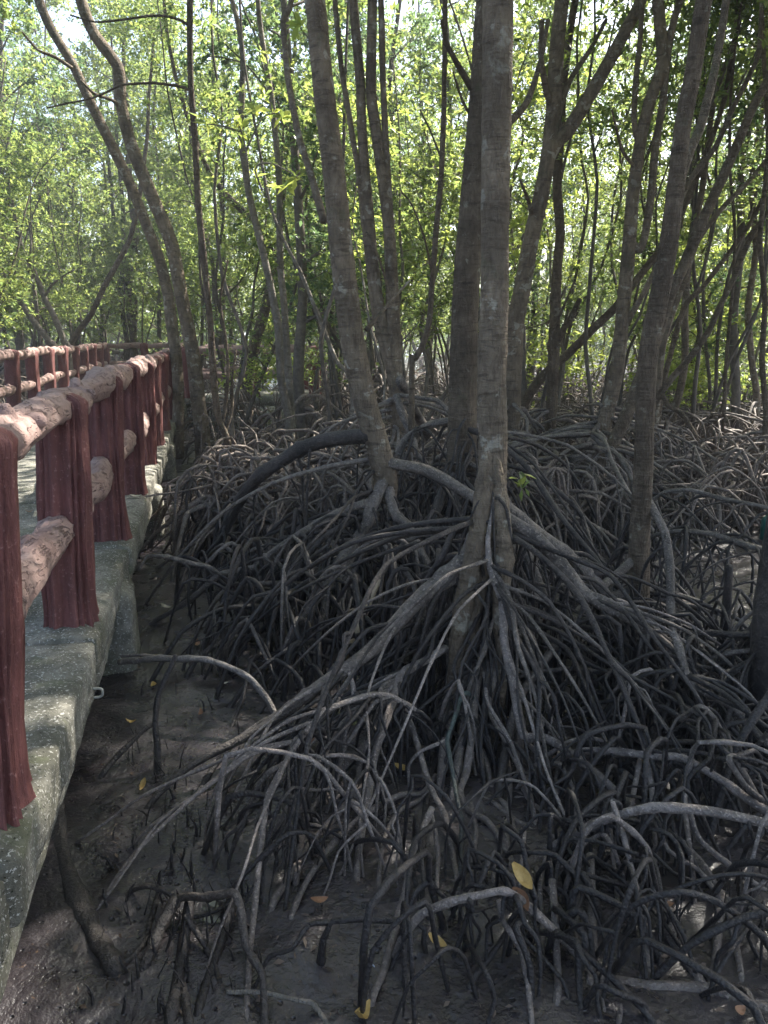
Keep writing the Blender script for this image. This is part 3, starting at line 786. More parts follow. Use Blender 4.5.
# --- stout trunk cut by the right edge, and its roots running into the picture
TE_ = traced_tree('dark trunk cut off by the right edge of the picture, standing in wet mud', [
    ([(768, 735), (772, 680), (778, 600), (792, 500), (815, 350)], 46, 40, 3.35, 3.3)], 'root_dark', 3.35, top=6.5, n=20)
hero_roots(TE_, [
    ([(785, 640), (768, 648), (749, 667), (736, 682), (714, 689), (700, 705)], 7, 6, 3.4),
    ([(770, 650), (763, 650), (730, 653), (700, 664), (684, 678), (660, 705)], 5, 5, 3.4),
    ([(780, 752), (768, 745), (732, 707), (700, 690), (688, 676), (678, 645), (672, 632)], 8, 7, 2.9, 3.3),
    ([(780, 580), (768, 553), (744, 544), (711, 534), (681, 531), (656, 535), (640, 545)], 7, 4, 4.4, 5.6),
    ([(780, 512), (755, 505), (720, 498), (690, 490), (665, 492), (648, 505)], 5, 4, 5.2, 5.8),
    ([(770, 790), (740, 770), (715, 720), (700, 706), (680, 720)], 6, 5, 2.8, 2.9),
    ([(775, 830), (742, 770), (735, 757), (729, 760), (745, 785), (762, 800)], 7, 6, 2.6, 2.55),
    ([(790, 700), (750, 752), (700, 742), (660, 745), (640, 770)], 5, 5, 2.9),
])
fill_roots(TE_, 22, np.array([2.25, 3.3, 0]), (.2, .9), (.5, 1.6), .018, 39, az=(1.9, 4.4))
sprout_tangle(TE_, 60, 125, (.006, .012), (.1, .8))
mb = MB(); trace_root(mb, [(729, 566), (727, 600), (724, 640), (722, 676)], 8, 10, 3.85, n=10)
tag(build(mb, 'dead_stump', M['root_dark']), 'thin dark dead post standing upright in the mud near the right edge', 'stump')

left_edge = lambda y: 150 + max(0, y - 640) * .36
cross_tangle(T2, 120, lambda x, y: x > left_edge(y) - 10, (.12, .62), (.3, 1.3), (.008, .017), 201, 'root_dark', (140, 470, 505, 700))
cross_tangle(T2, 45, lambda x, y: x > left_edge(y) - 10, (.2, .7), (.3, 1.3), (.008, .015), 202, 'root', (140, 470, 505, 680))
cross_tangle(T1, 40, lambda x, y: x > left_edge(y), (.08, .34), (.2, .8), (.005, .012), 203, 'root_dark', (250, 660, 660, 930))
cross_tangle(T1, 10, lambda x, y: x > left_edge(y), (.1, .38), (.2, .8), (.005, .010), 204, 'root_front_skylit', (250, 660, 670, 900))
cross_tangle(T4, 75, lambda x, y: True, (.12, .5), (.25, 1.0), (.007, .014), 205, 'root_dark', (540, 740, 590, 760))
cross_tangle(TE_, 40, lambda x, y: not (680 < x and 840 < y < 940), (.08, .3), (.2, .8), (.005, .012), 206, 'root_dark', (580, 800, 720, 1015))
cross_tangle(TE_, 8, lambda x, y: True, (.12, .42), (.2, .7), (.006, .011), 207, 'root_front_skylit', (580, 800, 720, 1000))
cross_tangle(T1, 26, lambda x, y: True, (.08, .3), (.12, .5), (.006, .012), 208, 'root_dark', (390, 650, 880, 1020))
# --- bottom left roots: a small plant of its own
base = G(178, 985)
BL = thing('mangrove_sapling', 'low leafless cluster of knobbly arched roots on the mud at the bottom left', 'roots', base)
hero_roots(BL, [
    ([(126, 897), (132, 890), (147, 886), (162, 890), (178, 898)], 4, 6, 2.3, 2.2),
    ([(178, 898), (190, 896), (204, 897), (222, 895), (235, 894), (242, 915), (246, 946), (261, 972), (264, 1000), (265, 1030)], 8, 8, 2.2),
    ([(176, 898), (160, 928), (152, 949), (144, 968)], 12, 11, 2.2, None, 'root_dark'),
    ([(160, 890), (152, 915), (148, 932)], 6, 5, 2.3, None, 'root_dark'),
    ([(186, 915), (191, 925), (207, 949), (217, 975), (225, 996), (240, 1004), (262, 1012)], 6, 7, 2.12, 1.85),
    ([(190, 900), (186, 930), (178, 980), (170, 1020)], 11, 12, 2.2, None, 'root_dark'),
    ([(233, 905), (222, 940), (206, 985), (198, 1015)], 8, 9, 2.2, None, 'root_dark'),
    ([(182, 985), (186, 1005), (190, 1030)], 9, 9, 1.95),
    ([(150, 935), (135, 955), (118, 968)], 6, 6, 2.12, None, 'root_dark'),
    ([(163, 878), (162, 888), (172, 905), (184, 915), (198, 916)], 2, 2, 2.25, 2.2, 'root_pale'),
    ([(185, 918), (205, 915), (222, 908), (233, 903)], 4, 4, 2.2, 2.2, 'root_dark'),
])
mb = MB(); trace_root(mb, [(227, 992), (245, 992), (266, 993), (300, 1001), (312, 1003), (322, 1016), (332, 1032)], 4, 5, 1.86, 1.78, ground=False)
tag(build(mb, 'fallen_branch', M['dead']), 'thin pale sunlit stick lying at the bottom edge', 'branch')
mb = MB(); trace_root(mb, [(55, 790), (58, 814), (62, 855), (77, 898), (97, 939), (116, 968)], 14, 18, 2.75, 2.02, n=14)
tag(build(mb, 'fallen_log', M['root']), 'smooth grey log leaning out of the mud from under the walkway edge', 'log')
# --- the stake and the arch by the pier
base = G(158, 773)
SK = thing('dead_sapling', 'thin dark forked dead sapling standing alone on the mud by the walkway pier', 'sapling', base)
hero_roots(SK, [([(176, 655), (171, 667), (159, 694), (155, 723), (157, 744), (158, 773)], 4, 8, 3.25, None, 'root_dark'),
                ([(156, 722), (146, 728), (132, 742), (116, 758), (101, 777)], 5, 6, 3.25, None, 'root_dark')])
base = P(275, 715, 3.5)
mb = MB(); trace_root(mb, [(119, 662), (140, 660), (160, 658), (173, 659), (202, 659), (223, 665), (248, 677), (265, 696), (275, 715), (281, 740)], 6, 6.5, 3.75)
trace_root(mb, [(121, 656), (140, 655), (160, 657), (172, 659)], 3, 3.5, 3.8, 3.74, ground=False)
tag(build(mb, 'arched_root', M['root_pale']), 'single pale root arching from the walkway pier across the bare mud', 'root')

# --- trees of the middle distance, followed stem by stem
traced_tree('twin dark trunks rising from one foot beside the walkway, both curving up to the left', [
    ([(203, 458), (202, 430), (198, 400), (193, 357), (182, 300), (172, 245), (154, 201), (141, 170), (130, 141), (121, 104), (118, 68), (94, 34), (81, 0)], 15, 11),
    ([(178, 458), (178, 420), (178, 385), (176, 355), (171, 320), (168, 295), (159, 258), (141, 211), (128, 180), (112, 146), (89, 99), (73, 65), (52, 30), (39, 0)], 12, 9, 11.9, 12.6)],
    'bark', 11.6, top=9.0, nroots=8, root_h=.5,
    branches=[([(124, 110), (112, 100), (95, 94), (80, 80)], 4, 2, 11.6, 11.0), ([(72, 68), (55, 57), (38, 50), (22, 32)], 4, 2, 12.4, 12)])
traced_tree('thin dark crooked sapling trunk right of the walkway with long drooping side twigs', [
    ([(236, 488), (233, 470), (227, 439), (219, 418), (215, 393), (212, 352), (209, 310), (204, 260), (198, 200), (195, 140), (191, 90), (190, 40), (190, 0)], 7, 6)],
    'bark2', 8.8, top=7.5, n=9, nroots=6, root_h=.4, root_r=.013,
    branches=[([(192, 92), (185, 88), (172, 85), (151, 83), (122, 85), (105, 93), (89, 99), (64, 104), (47, 108)], 3, 1.5, 8.8, 8.2),
              ([(191, 27), (180, 20), (165, 16), (148, 16), (120, 20), (95, 22), (70, 15)], 3, 1.5, 8.8, 8.3),
              ([(222, 428), (226, 400), (228, 372), (226, 340), (220, 300), (228, 260)], 4, 2, 8.8, 8.9),
              ([(224, 435), (232, 410), (232, 380), (236, 350)], 4, 2, 8.8, 9.1)])
traced_tree('pale smooth slim trunk, left one of a close pair left of the arched root', [
    ([(292, 447), (287, 410), (281, 380), (278, 326), (269, 279), (258, 232), (248, 190), (241, 130), (243, 60), (237, 20), (232, 0)], 9, 5)],
    'bark_pale', 10.5, top=8.5, n=9, nroots=7, root_h=.4, root_r=.014)
traced_tree('pale slim trunk, right one of a close pair left of the arched root', [
    ([(294, 443), (290, 400), (284, 305), (280, 258), (279, 180), (272, 100), (262, 40), (258, 0)], 8, 5)],
    'bark_pale', 10.8, top=8.5, n=9, nroots=6, root_h=.4, root_r=.014)
traced_tree('very thin pale stem leaning diagonally left against the leaning trunk', [
    ([(352, 385), (336, 360), (318, 315), (300, 271), (285, 243), (270, 205)], 5, 3)], 'bark_pale', 9.6, top=6.5, n=7, nroots=4, root_h=.5, root_r=.013)
traced_tree('dark forked trunk behind the green bush, leaning right then splitting', [
    ([(246, 400), (252, 355), (266, 305), (274, 268), (269, 248), (261, 229), (246, 214), (227, 196), (208, 170)], 13, 5),
    ([(272, 275), (276, 258), (280, 235), (283, 200), (286, 150)], 7, 4)], 'bark2', 15.5, top=9.0, n=9, nroots=6, root_h=.6)
F_ = traced_tree('clump of four slim grey trunks rising together between the two front trunks', [
    ([(394, 420), (390, 375), (376, 320), (367, 250), (360, 182), (349, 115), (341, 65), (336, 13), (334, -10)], 7, 5),
    ([(397, 420), (395, 375), (378, 300), (367, 200), (362, 130), (360, 78), (353, 0)], 12, 9),
    ([(399, 430), (396, 399), (393, 362), (392, 310), (389, 232), (383, 180), (376, 130), (371, 90), (372, 0)], 13, 10),
    ([(402, 430), (399, 380), (396, 310), (392, 240), (386, 150), (383, 80), (381, 0)], 8, 6)],
    'bark', 7.6, top=8.5, n=10, sink=True, nroots=26, root_h=1.25, root_r=.022, root_reach=(.6, 2.2),
    branches=[([(392, 300), (380, 262), (372, 240), (366, 232)], 3, 2, 7.6, 7.3)])
hero_roots(F_, [([(396, 395), (406, 425), (414, 440), (418, 455), (428, 467)], 7, 4, 7.4, 7.0), ([(400, 380), (415, 410), (430, 440), (440, 478)], 10, 8, 7.4),
                ([(392, 400), (372, 410), (350, 425), (338, 455)], 6, 5, 7.5, None), ([(398, 395), (420, 398), (440, 402), (455, 420)], 5, 4, 7.4, 7.2)])
traced_tree('thin dark bare stem, bowed at its foot, between the trunk clump and the central pair', [
    ([(412, 366), (414, 360), (422, 347), (429, 323), (432, 284), (436, 232), (441, 180), (444, 100), (445, 0)], 6, 5)], 'bark2', 7.2, top=6.8, n=8,
    nroots=8, root_h=.9, root_r=.014, branches=[([(433, 280), (425, 240), (412, 205), (400, 190)], 2.5, 1.5, 7.2, 6.8), ([(442, 160), (430, 130), (420, 110)], 2.5, 1.5, 7.2, 7.5)])
traced_tree('big forked trunk right of the central one, its right limb slanting up to the right', [
    ([(512, 410), (513, 373), (515, 323), (523, 284), (531, 240), (541, 196), (549, 150), (554, 104), (557, 52), (562, 0)], 18, 14),
    ([(547, 160), (556, 142), (568, 130), (589, 96), (610, 60), (628, 26), (641, 0)], 14, 12)],
    'bark', 9.0, top=8.5, n=14, nroots=20, root_h=1.1, root_r=.026, root_reach=(.6, 2.2),
    branches=[([(535, 222), (528, 200), (520, 180)], 5, 3, 9, 8.7), ([(553, 112), (546, 90), (541, 60), (542, 20)], 7, 5, 9, 8.6), ([(557, 120), (570, 80), (590, 50), (606, 20)], 6, 4, 9, 9.4)])
traced_tree('slim upright trunk right of the forked one with a broken side limb', [
    ([(550, 428), (552, 404), (554, 347), (557, 271), (560, 232), (557, 185), (560, 140), (563, 90)], 12, 8)],
    'bark2', 9.6, top=7.5, n=10, nroots=18, root_h=1.0, root_r=.022, root_reach=(.6, 2.0), branches=[([(556, 350), (563, 330), (571, 318), (580, 299)], 7, 5, 9.6, 9.3),
    ([(556, 368), (548, 345), (560, 315), (575, 280)], 3, 2, 9.6, 9.2)])
traced_tree('dark trunk leaning far right, low diagonal behind the slim upright one', [
    ([(515, 425), (527, 398), (545, 374), (568, 354), (594, 328), (615, 308), (641, 274), (660, 250), (680, 215), (700, 170)], 10, 6)],
    'bark2', 10.2, top=6.0, n=9, nroots=14, root_h=.9, root_r=.02)
traced_tree('rough pale brown trunk splitting into upright stems, left of the slender leaning trunk', [
    ([(598, 445), (607, 414), (617, 367), (623, 310), (628, 258), (632, 206), (636, 172), (641, 140), (649, 104), (662, 65), (659, 13), (658, 0)], 15, 11),
    ([(630, 240), (640, 250), (646, 230), (651, 196), (655, 150), (663, 100), (667, 52), (675, 16), (680, 0)], 8, 7),
    ([(640, 150), (634, 120), (636, 80), (640, 40), (642, 0)], 6, 5)],
    'bark', 8.8, top=8.0, n=12, nroots=30, root_h=1.1, root_r=.022, root_reach=(.6, 2.4),
    branches=[([(622, 330), (640, 300), (655, 270), (668, 240)], 7, 4, 8.8, 8.6), ([(637, 170), (622, 150), (612, 110)], 4, 2, 8.8, 8.3)])
traced_tree('thick mossy trunk base leaning right, just left of the slender dark trunk', [
    ([(590, 475), (606, 455), (622, 425), (636, 390), (654, 345), (668, 300), (684, 265), (703, 220), (728, 165), (752, 110), (772, 70)], 14, 8)],
    'bark2', 7.8, top=6.8, n=12, nroots=26, root_h=.9, root_r=.022, root_reach=(.6, 2.2),
    branches=[([(668, 300), (664, 260), (672, 220), (690, 180), (716, 146), (735, 104), (748, 78), (759, 52), (762, 0)], 7, 4, 7.8, 8.0)])
traced_tree('dark crooked stem leaning right across the bright mud, rising from a low bent foot', [
    ([(652, 408), (657, 399), (672, 378), (688, 360), (709, 331), (719, 308), (735, 276), (740, 262), (752, 235), (775, 200)], 7, 5)],
    'bark2', 9.2, top=5.5, n=8, nroots=14, root_h=.8, root_r=.018, branches=[([(662, 392), (668, 405), (682, 414), (694, 432), (700, 450)], 5, 4, 9.2, 8.8)])
for lab, pts, w0, w1, Y in (
    ('thin stem fanning right, highest of the slanting stems near the right edge', [(662, 350), (683, 284), (698, 240), (724, 206), (750, 180), (790, 130)], 7, 4, 9.5),
    ('thin stem slanting right below the highest of the fanning stems', [(660, 400), (683, 310), (703, 287), (729, 253), (750, 224), (768, 188), (790, 150)], 6, 4, 10.0),
    ('upright thin stem directly right of the slender leaning trunk', [(672, 420), (680, 390), (685, 362), (685, 310), (690, 250), (702, 190), (714, 100), (735, 40), (742, 0)], 8, 5, 10.5),
    ('very thin dark upright stem rising from the low green bushes on the right', [(724, 412), (725, 380), (727, 352), (733, 284), (735, 230), (730, 170)], 4, 3, 9.8),
    ('slim upright stem close to the right edge above the bushes', [(757, 405), (752, 362), (748, 310), (756, 250), (752, 180), (765, 90), (770, 0)], 7, 5, 11.5),
    ('thin stem nearest the right edge, curving right at its top', [(766, 420), (762, 362), (765, 300), (760, 240), (768, 150), (764, 60), (761, 0)], 6, 4, 9.0)):
    traced_tree(lab, [(pts, w0, w1)], 'bark2' if w0 < 7 else 'bark', Y, top=6.5, n=8, nroots=12, root_h=.9, root_r=.018, root_reach=(.5, 1.9))
# left side, beyond the walkway
traced_tree('pale dead leaning stem, lower of two crossing above the left railing', [
    ([(56, 352), (49, 341), (29, 315), (10, 284), (0, 270), (-20, 240)], 7, 4)], 'bark_pale', 17.6, top=0, n=8, crown=False)
traced_tree('pale dead stem bent to the left, upper of two crossing above the left railing', [
    ([(68, 350), (64, 341), (55, 318), (44, 297), (34, 271), (23, 250), (16, 224), (12, 200)], 7, 3)], 'bark_pale', 17.9, top=0, n=8, crown=False,
    branches=[([(44, 297), (52, 285), (60, 278), (74, 270)], 3, 1.5, 17.9, 17.5), ([(30, 262), (31, 240), (28, 215)], 3, 1.5, 17.9, 18)])
traced_tree('dark curved trunk leaning right above the left railing', [
    ([(70, 350), (79, 330), (91, 315), (104, 287), (118, 262), (130, 238), (138, 205)], 6, 5)], 'bark2', 19.2, top=9, n=8, nroots=0)
traced_tree('crooked dark trunk standing just left of the leaning twin trunks', [
    ([(134, 355), (133, 336), (128, 300), (130, 271), (136, 240), (130, 190), (128, 140)], 7, 6)], 'bark2', 27.5, top=12, n=8, nroots=0)

# ------------------------------------------------------------------ forest behind and around
SUN_AZ, SUN_EL = R(46), R(48)     # azimuth from +Y towards +X
def proto(seed, H, r0, nl, ros, leafL, leaf, bark, stems=1, roots=0, low=.22, root_one=False, limb_len=1.0):
    rs = np.random.RandomState(seed)
    tk = MB(); cens = []
    for s_ in range(stems):
        lean = rs.normal(0, .10 if stems == 1 else .2, 2)
        pts = [np.array([rs.normal(0, .05) * (stems > 1), rs.normal(0, .05) * (stems > 1), -.15])]
        K = 8
        for i in range(1, K + 1):
            z = H * i / K * rs.uniform(.97, 1.03)
            pts.append(np.array([lean[0] * z + rs.normal(0, .07), lean[1] * z + rs.normal(0, .07), z]))
        rad = [r0 * (1 - .75 * i / K) for i in range(K + 1)]
        c = tube(tk, pts, rad, 8, 3, .08, rs.randint(1 << 30))
        for l in range(nl):
            f = low + (1 - low) * (l + rs.rand()) / nl
            b = c[int(f * (len(c) - 1))]; az = rs.uniform(0, 6.28); up = rs.uniform(.25, 1.0)
            ln = limb_len * rs.uniform(.8, 2.0) * (1.15 - .6 * f)
            d = np.array([math.cos(az), math.sin(az), up]); d /= np.linalg.norm(d)
            lp = [b]
            for i in range(4):
                d = d + rs.normal(0, .2, 3); d /= np.linalg.norm(d); lp.append(lp[-1] + d * ln / 4)
            lr = r0 * (1 - .75 * f) * .5
            tube(tk, lp, [lr, lr * .75, lr * .55, lr * .4, lr * .25], 5, 2, 0, 1)
            cens += [lp[-1], lp[3], (lp[3] + lp[2]) / 2]
            for w in range(3):
                k = rs.randint(1, 5); e = rs.normal(0, 1, 3); e[2] = abs(e[2]) * .6; e /= np.linalg.norm(e)
                tl = rs.uniform(.3, .8)
                tube(tk, [lp[k], lp[k] + e * tl * .5 + rs.normal(0, .05, 3), lp[k] + e * tl], [lr * .35 + .002, lr * .25 + .002, .003], 4, 2)
                cens += [lp[k] + e * tl, lp[k] + e * tl * .7]
    cens = np.array(cens)
    ros = int(ros * .72); pick = rs.randint(0, len(cens), ros)
    v, q = leaf_cloud(rs, cens[pick] + rs.normal(0, .19, (ros, 3)), 8, leafL * 1.12, .21, .3, .018)
    cr = MB(); cr.add(v, q)
    tm = tk.mesh('trunk'); tm.materials.append(M[bark])
    cm = cr.mesh('crown', smooth=False); cm.materials.append(M[leaf])
    rm = []
    cur = MB()
    for i in range(roots):
        mb = cur if root_one else MB()
        h = rs.uniform(.35, 1.0)
        add_stilt(mb, rs, np.array([0, 0, h]), rs.uniform(0, 6.28), rs.uniform(.4, 1.5), r0 * rs.uniform(.25, .45), 5, True, .06, 2)
        if not root_one: m_ = mb.mesh('stilt_root'); m_.materials.append(M['thicket']); rm.append(m_)
    if root_one and roots: m_ = cur.mesh('stilt_roots'); m_.materials.append(M['thicket']); rm.append(m_)
    return tm, cm, rm
KINDS = {
    'slender': ('slender grey mangrove tree standing in the leafy thicket behind', 'slender mangroves of the thicket', [
        proto(1001, 9.0, .075, 11, 1500, .085, 'leaf', 'bark_far', 1, 9), proto(1002, 8.0, .06, 10, 1400, .085, 'leaf', 'bark_far', 1, 8), proto(1005, 9.5, .085, 12, 1600, .085, 'leaf_deep', 'bark_far', 1, 9)]),
    'clump': ('clump of several thin mangrove stems in the leafy thicket behind', 'many stemmed mangroves of the thicket', [
        proto(1011, 6.5, .045, 7, 1400, .08, 'leaf', 'bark_far', 3, 8, .28), proto(1012, 5.5, .035, 6, 1300, .08, 'leaf', 'bark_far', 4, 8, .3)]),
    'bushy': ('young bushy mangrove with pale green leaves in the understorey', 'bushy young mangroves of the understorey', [
        proto(1021, 3.6, .035, 10, 900, .08, 'leaf_lime', 'bark_far', 2, 5, .3, False, .7), proto(1022, 4.4, .04, 10, 1000, .08, 'leaf', 'bark_far', 2, 5, .3, False, .8)]),
    'shade': ('slender grey mangrove tree outside the picture shading the roots', 'shade trees beside the picture', [
        proto(1041, 9.5, .08, 14, 1350, .10, 'leaf', 'bark_far', 1, 0, .45, False, 1.2), proto(1042, 8.6, .075, 14, 1250, .10, 'leaf', 'bark_far', 1, 0, .48, False, 1.2)]),
    'pole': ('thin bare upright mangrove pole among the thicket stems', 'thin poles of the thicket', [
        proto(1051, 7.5, .032, 5, 260, .085, 'leaf', 'bark_far', 1, 4, .5, False, .6), proto(1052, 6.5, .026, 5, 220, .085, 'leaf_lime', 'bark_pale', 1, 4, .45, False, .5), proto(1053, 7.0, .03, 4, 220, .085, 'leaf', 'bark_far', 2, 5, .5, False, .6)]),
    'far': ('tall mangrove in the dense far wall of the forest', 'tall mangroves of the far forest', [
        proto(1031, 11, .10, 13, 2000, .13, 'leaf', 'bark_far', 1, 8, .07, True, 1.5), proto(1032, 10, .09, 13, 2000, .13, 'leaf', 'bark_far', 2, 8, .07, True, 1.3), proto(1033, 12, .10, 13, 2000, .13, 'leaf_deep', 'bark_far', 1, 8, .1, True, 1.5)]),
}
def plant(kind, x, y, rs, label=None, sc=None):
    lab, grp, ps = KINDS[kind]
    tm, cm, rm = ps[rs.randint(len(ps))]
    o = bpy.data.objects.new('mangrove_tree', None); COL.objects.link(o); o.empty_display_size = .2
    o.location = (x, y, 0); o.rotation_euler.z = rs.uniform(0, 6.28); s_ = sc or rs.uniform(.8, 1.2); o.scale = (s_, s_, s_)
    tag(o, label or lab, 'tree', grp)
    link('trunk', tm, None, o); link('crown', cm, None, o)
    for m_ in rm: link('stilt_root', m_, None, o)
    return o
rs = np.random.RandomState(77)
def walk_uv(x, y):
    d = np.array([x, y, 0]) - E0; return d.dot(WD), d.dot(WN)
placed = []
def ok(x, y, md):
    u, v = walk_uv(x, y)
    if u < WEND + .6 and -WW - .5 < v < .5: return False
    if TS - 3.2 < u < TS + .6 and -WW - .5 < v < TE + .4: return False
    return all((x - a) ** 2 + (y - b) ** 2 > md * md for a, b in placed)
cnt = {'n': 0}
tries = 0
while cnt['n'] < 100 and tries < 6000:
    tries += 1
    y = rs.uniform(10.5, 27); x = rs.uniform(-.58 * y - 2, .58 * y + 2)
    if not ok(x, y, 1.35) or (112 < 384 + 740 * x / y < 232 and y < 19): continue
    placed.append((x, y)); cnt['n'] += 1
    r = rs.rand()
    if .08 < x / y < .62 and y > 12 and r < .75 and rs.rand() < .5: continue
    plant('slender' if r < .45 else 'clump' if r < .75 else 'bushy', x, y, rs)
n_pole = 0
while n_pole < 74:
    y = rs.uniform(9.5, 26); x = rs.uniform(-.56 * y, .56 * y)
    if not ok(x, y, .6) or (125 < 384 + 740 * x / y < 225 and y < 19): continue
    placed.append((x, y)); n_pole += 1
    plant('pole', x, y, rs)
n_left = 0
while n_left < 26:
    y = rs.uniform(17, 32); x = rs.uniform(-.62, -.2) * y
    if not ok(x, y, 1.0): continue
    placed.append((x, y)); n_left += 1
    plant('slender', x, y, rs, None, rs.uniform(1.2, 1.5))
n_far = 0
while n_far < 84 and tries < 30000:
    tries += 1
    y = rs.uniform(26, 62); x = rs.uniform(-.56 * y - 3, .56 * y + 3)
    if not ok(x, y, 1.9): continue
    placed.append((x, y)); n_far += 1
    plant('far', x, y, rs, None, rs.uniform(.55, .8) if .06 < x / y < .6 else None)
rs2 = np.random.RandomState(99); nW = 24000
fy = rs2.uniform(58, 68, nW); fx = rs2.uniform(-48, 48, nW); fz = 7.5 * rs2.rand(nW) ** 1.2 * (.75 + .35 * np.sin(fx * .7) * np.sin(fx * .23 + 1))
v, q = leaf_cloud(rs2, np.stack([fx, fy, fz], -1), 6, .34, .24); mb = MB(); mb.add(v, q)
o = build(mb, 'far_woods', M['leaf'], None, False); o['kind'] = 'stuff'; o['label'] = 'far off wall of mangrove foliage closing the view'; o['category'] = 'woods'
# trees to the sides and behind that shade the foreground
for x, y in ((3.6, 4.9), (5.0, 6.6), (7.6, 9.0), (5.2, 3.0), (7.6, 5.4), (4.2, 1.2), (2.7, -1.4), (6.4, .2), (9.6, 7.0), (4.6, 5.4), (6.0, 4.6), (6.6, 7.2), (7.4, 6.4),
             (-5.5, 5.0), (-6.5, 8.0), (-4.8, 1.5), (-7.6, 2.5), (.6, -2.6), (-7.2, 10.4), (10.5, 11.0), (8.6, 2.4), (10.0, 13.0)):
    plant('shade', x, y, rs, None, rs.uniform(.9, 1.1))

# ------------------------------------------------------------------ far thicket of roots on the mud
mb = MB(); rs = np.random.RandomState(5)
made = 0
while made < 2500:
    y = 6.4 + 20 * rs.rand() ** 1.8; x = rs.uniform(-.55 * y - 1, .58 * y + 1)
    u, v = walk_uv(x, y)
    if (u < WEND + .5 and -WW - .8 < v < .45): continue
    if x < -.08 * y and y > 8 and rs.rand() < .72: continue
    if .25 * y < x and y < 7.0: continue
    made += 1
    h = rs.uniform(.15, .85); az = rs.uniform(0, 6.28)
    st = np.array([x, y, h])
    if rs.rand() < .6:
        arch(mb, rs, np.array([x, y, 0]), az, rs.uniform(.4, 1.8), h * .9, rs.uniform(.008, .02), 5); continue
    add_stilt(mb, rs, st, az, rs.uniform(.4, 1.5), rs.uniform(.008, .022), 5, rs.rand() < .4, .06, 2, drop=rs.uniform(1.3, 3))
    if rs.rand() < .75: add_stilt(mb, rs, st, az + math.pi + rs.uniform(-.6, .6), rs.uniform(.2, 1.0), rs.uniform(.008, .02), 5, False, .06, 2)
o = build(mb, 'root_thicket', M['thicket']); o['kind'] = 'stuff'; o['label'] = 'tangled mass of thin arching mangrove roots covering the mud further back'; o['category'] = 'roots'

# ------------------------------------------------------------------ shoots, fallen leaves, small things
mb0 = MB(); tube(mb0, [(0, 0, -.05), (.004, 0, .05), (-.003, .004, .11)], [.0035, .003, .0012], 5, 3)
mb1 = MB(); tube(mb1, [(0, 0, -.05), (-.006, .004, .04), (.008, .0, .075)], [.006, .005, .0015], 6, 3)
sh = [mb0.mesh('shoot'), mb1.mesh('shoot')]
for m_ in sh: m_.materials.append(M['root_dark'])
rs = np.random.RandomState(8); k = 0
while k < 170:
    px, py = (rs.uniform(60, 260), rs.uniform(690, 1010)) if k < 120 else (rs.uniform(660, 768), rs.uniform(590, 960))
    g = G(px, py); u, v = walk_uv(g[0], g[1])
    if v < .1: continue
    o = link('mangrove_shoot', sh[k % 2], None, None, (g[0], g[1], mud_height(g[0], g[1]))); k += 1
    o.rotation_euler = (rs.normal(0, .2), rs.normal(0, .2), rs.uniform(0, 6)); s_ = rs.uniform(.5, 1.25); o.scale = (s_, s_, s_)
    tag(o, 'tiny dark breathing root poking out of the bare mud', 'shoot', 'breathing roots on the mud')

rs = np.random.RandomState(18); mb = MB(); k = 0
while k < 900:
    px, py = rs.uniform(20, 768), rs.uniform(470, 1020); g = G(px, py)
    if walk_uv(g[0], g[1])[1] < .05: continue
    k += 1; z = mud_height(g[0], g[1]); a = rs.uniform(0, 6.28); L = rs.uniform(.005, .019); w_ = L * rs.uniform(.12, .45)
    d = np.array([math.cos(a), math.sin(a), rs.uniform(-.15, .25)]); e = np.array([-d[1], d[0], rs.uniform(-.3, .3)])
    c = np.array([g[0], g[1], z + .006]); mb.add([c - d * L, c - e * w_, c + d * L, c + e * w_ + np.array([0, 0, .006])], [(0, 1, 2, 3)])
o = build(mb, 'leaf_litter', M['litter_dark'], None, False); o['kind'] = 'stuff'; o['label'] = 'dark rotting leaf bits scattered over the mud'; o['category'] = 'litter'

def leaf_mesh(L, w, curl):
    n, m = 7, 5
    vs = []
    for i in range(n):
        t = i / (n - 1); ww = w * math.sin(math.pi * min(1, t * .93 + .05)) ** .8
        for j in range(m):
            s_ = j / (m - 1) * 2 - 1
            vs.append((t * L - L / 2, s_ * ww, curl * (t - .5) ** 2 * L * 3 + abs(s_) * ww * .35 + .006))
    i = np.arange(n - 1)[:, None] * m; j = np.arange(m - 1)[None, :]
    mb = MB(); mb.add(vs, np.stack([i + j, i + m + j, i + m + j + 1, i + j + 1], -1).reshape(-1, 4)); return mb.mesh('fallen_leaf')
LM = {}
for key in ('litter', 'litter2', 'litter3'):
    LM[key] = [leaf_mesh(.095, .022, .25), leaf_mesh(.085, .02, .5)]
    for m_ in LM[key]: m_.materials.append(M[key])
def fallen(p, key, label, rz=0, tilt=(0, 0), sc=1.0, group=None):
    o = link('fallen_leaf', LM[key][RNG.randint(0, 1)], None, None, tuple(p)); o.rotation_euler = (tilt[0], tilt[1], rz); o.scale = (sc, sc, sc)
    tag(o, label, 'leaf', group); return o
fallen(P(524, 877, 2.0), 'litter', 'yellow brown dead leaf caught on the roots at the front', -.9, (.7, .5), 1.05)
fallen(P(524, 897, 2.02), 'litter2', 'brown dead leaf hanging below the yellow one on the front roots', -.9, (1.0, .6), .9)
fallen(G(131, 723, .03), 'litter', 'flat orange dead leaf on the bare mud near the pier', .1, (0, .1), .6)
fallen(G(143, 784, .03), 'litter', 'upright orange dead leaf stuck in the mud left of the root tips', 1.2, (.4, -.8), .55)
fallen(G(224, 684, .03), 'litter3', 'small pale leaf on the mud below the arched pale root', .4, (0, .1), .5)
fallen(G(360, 1019, .03), 'litter', 'yellow dead leaf lying at the bottom edge of the picture', 1.2, (.2, .4), 1.0)
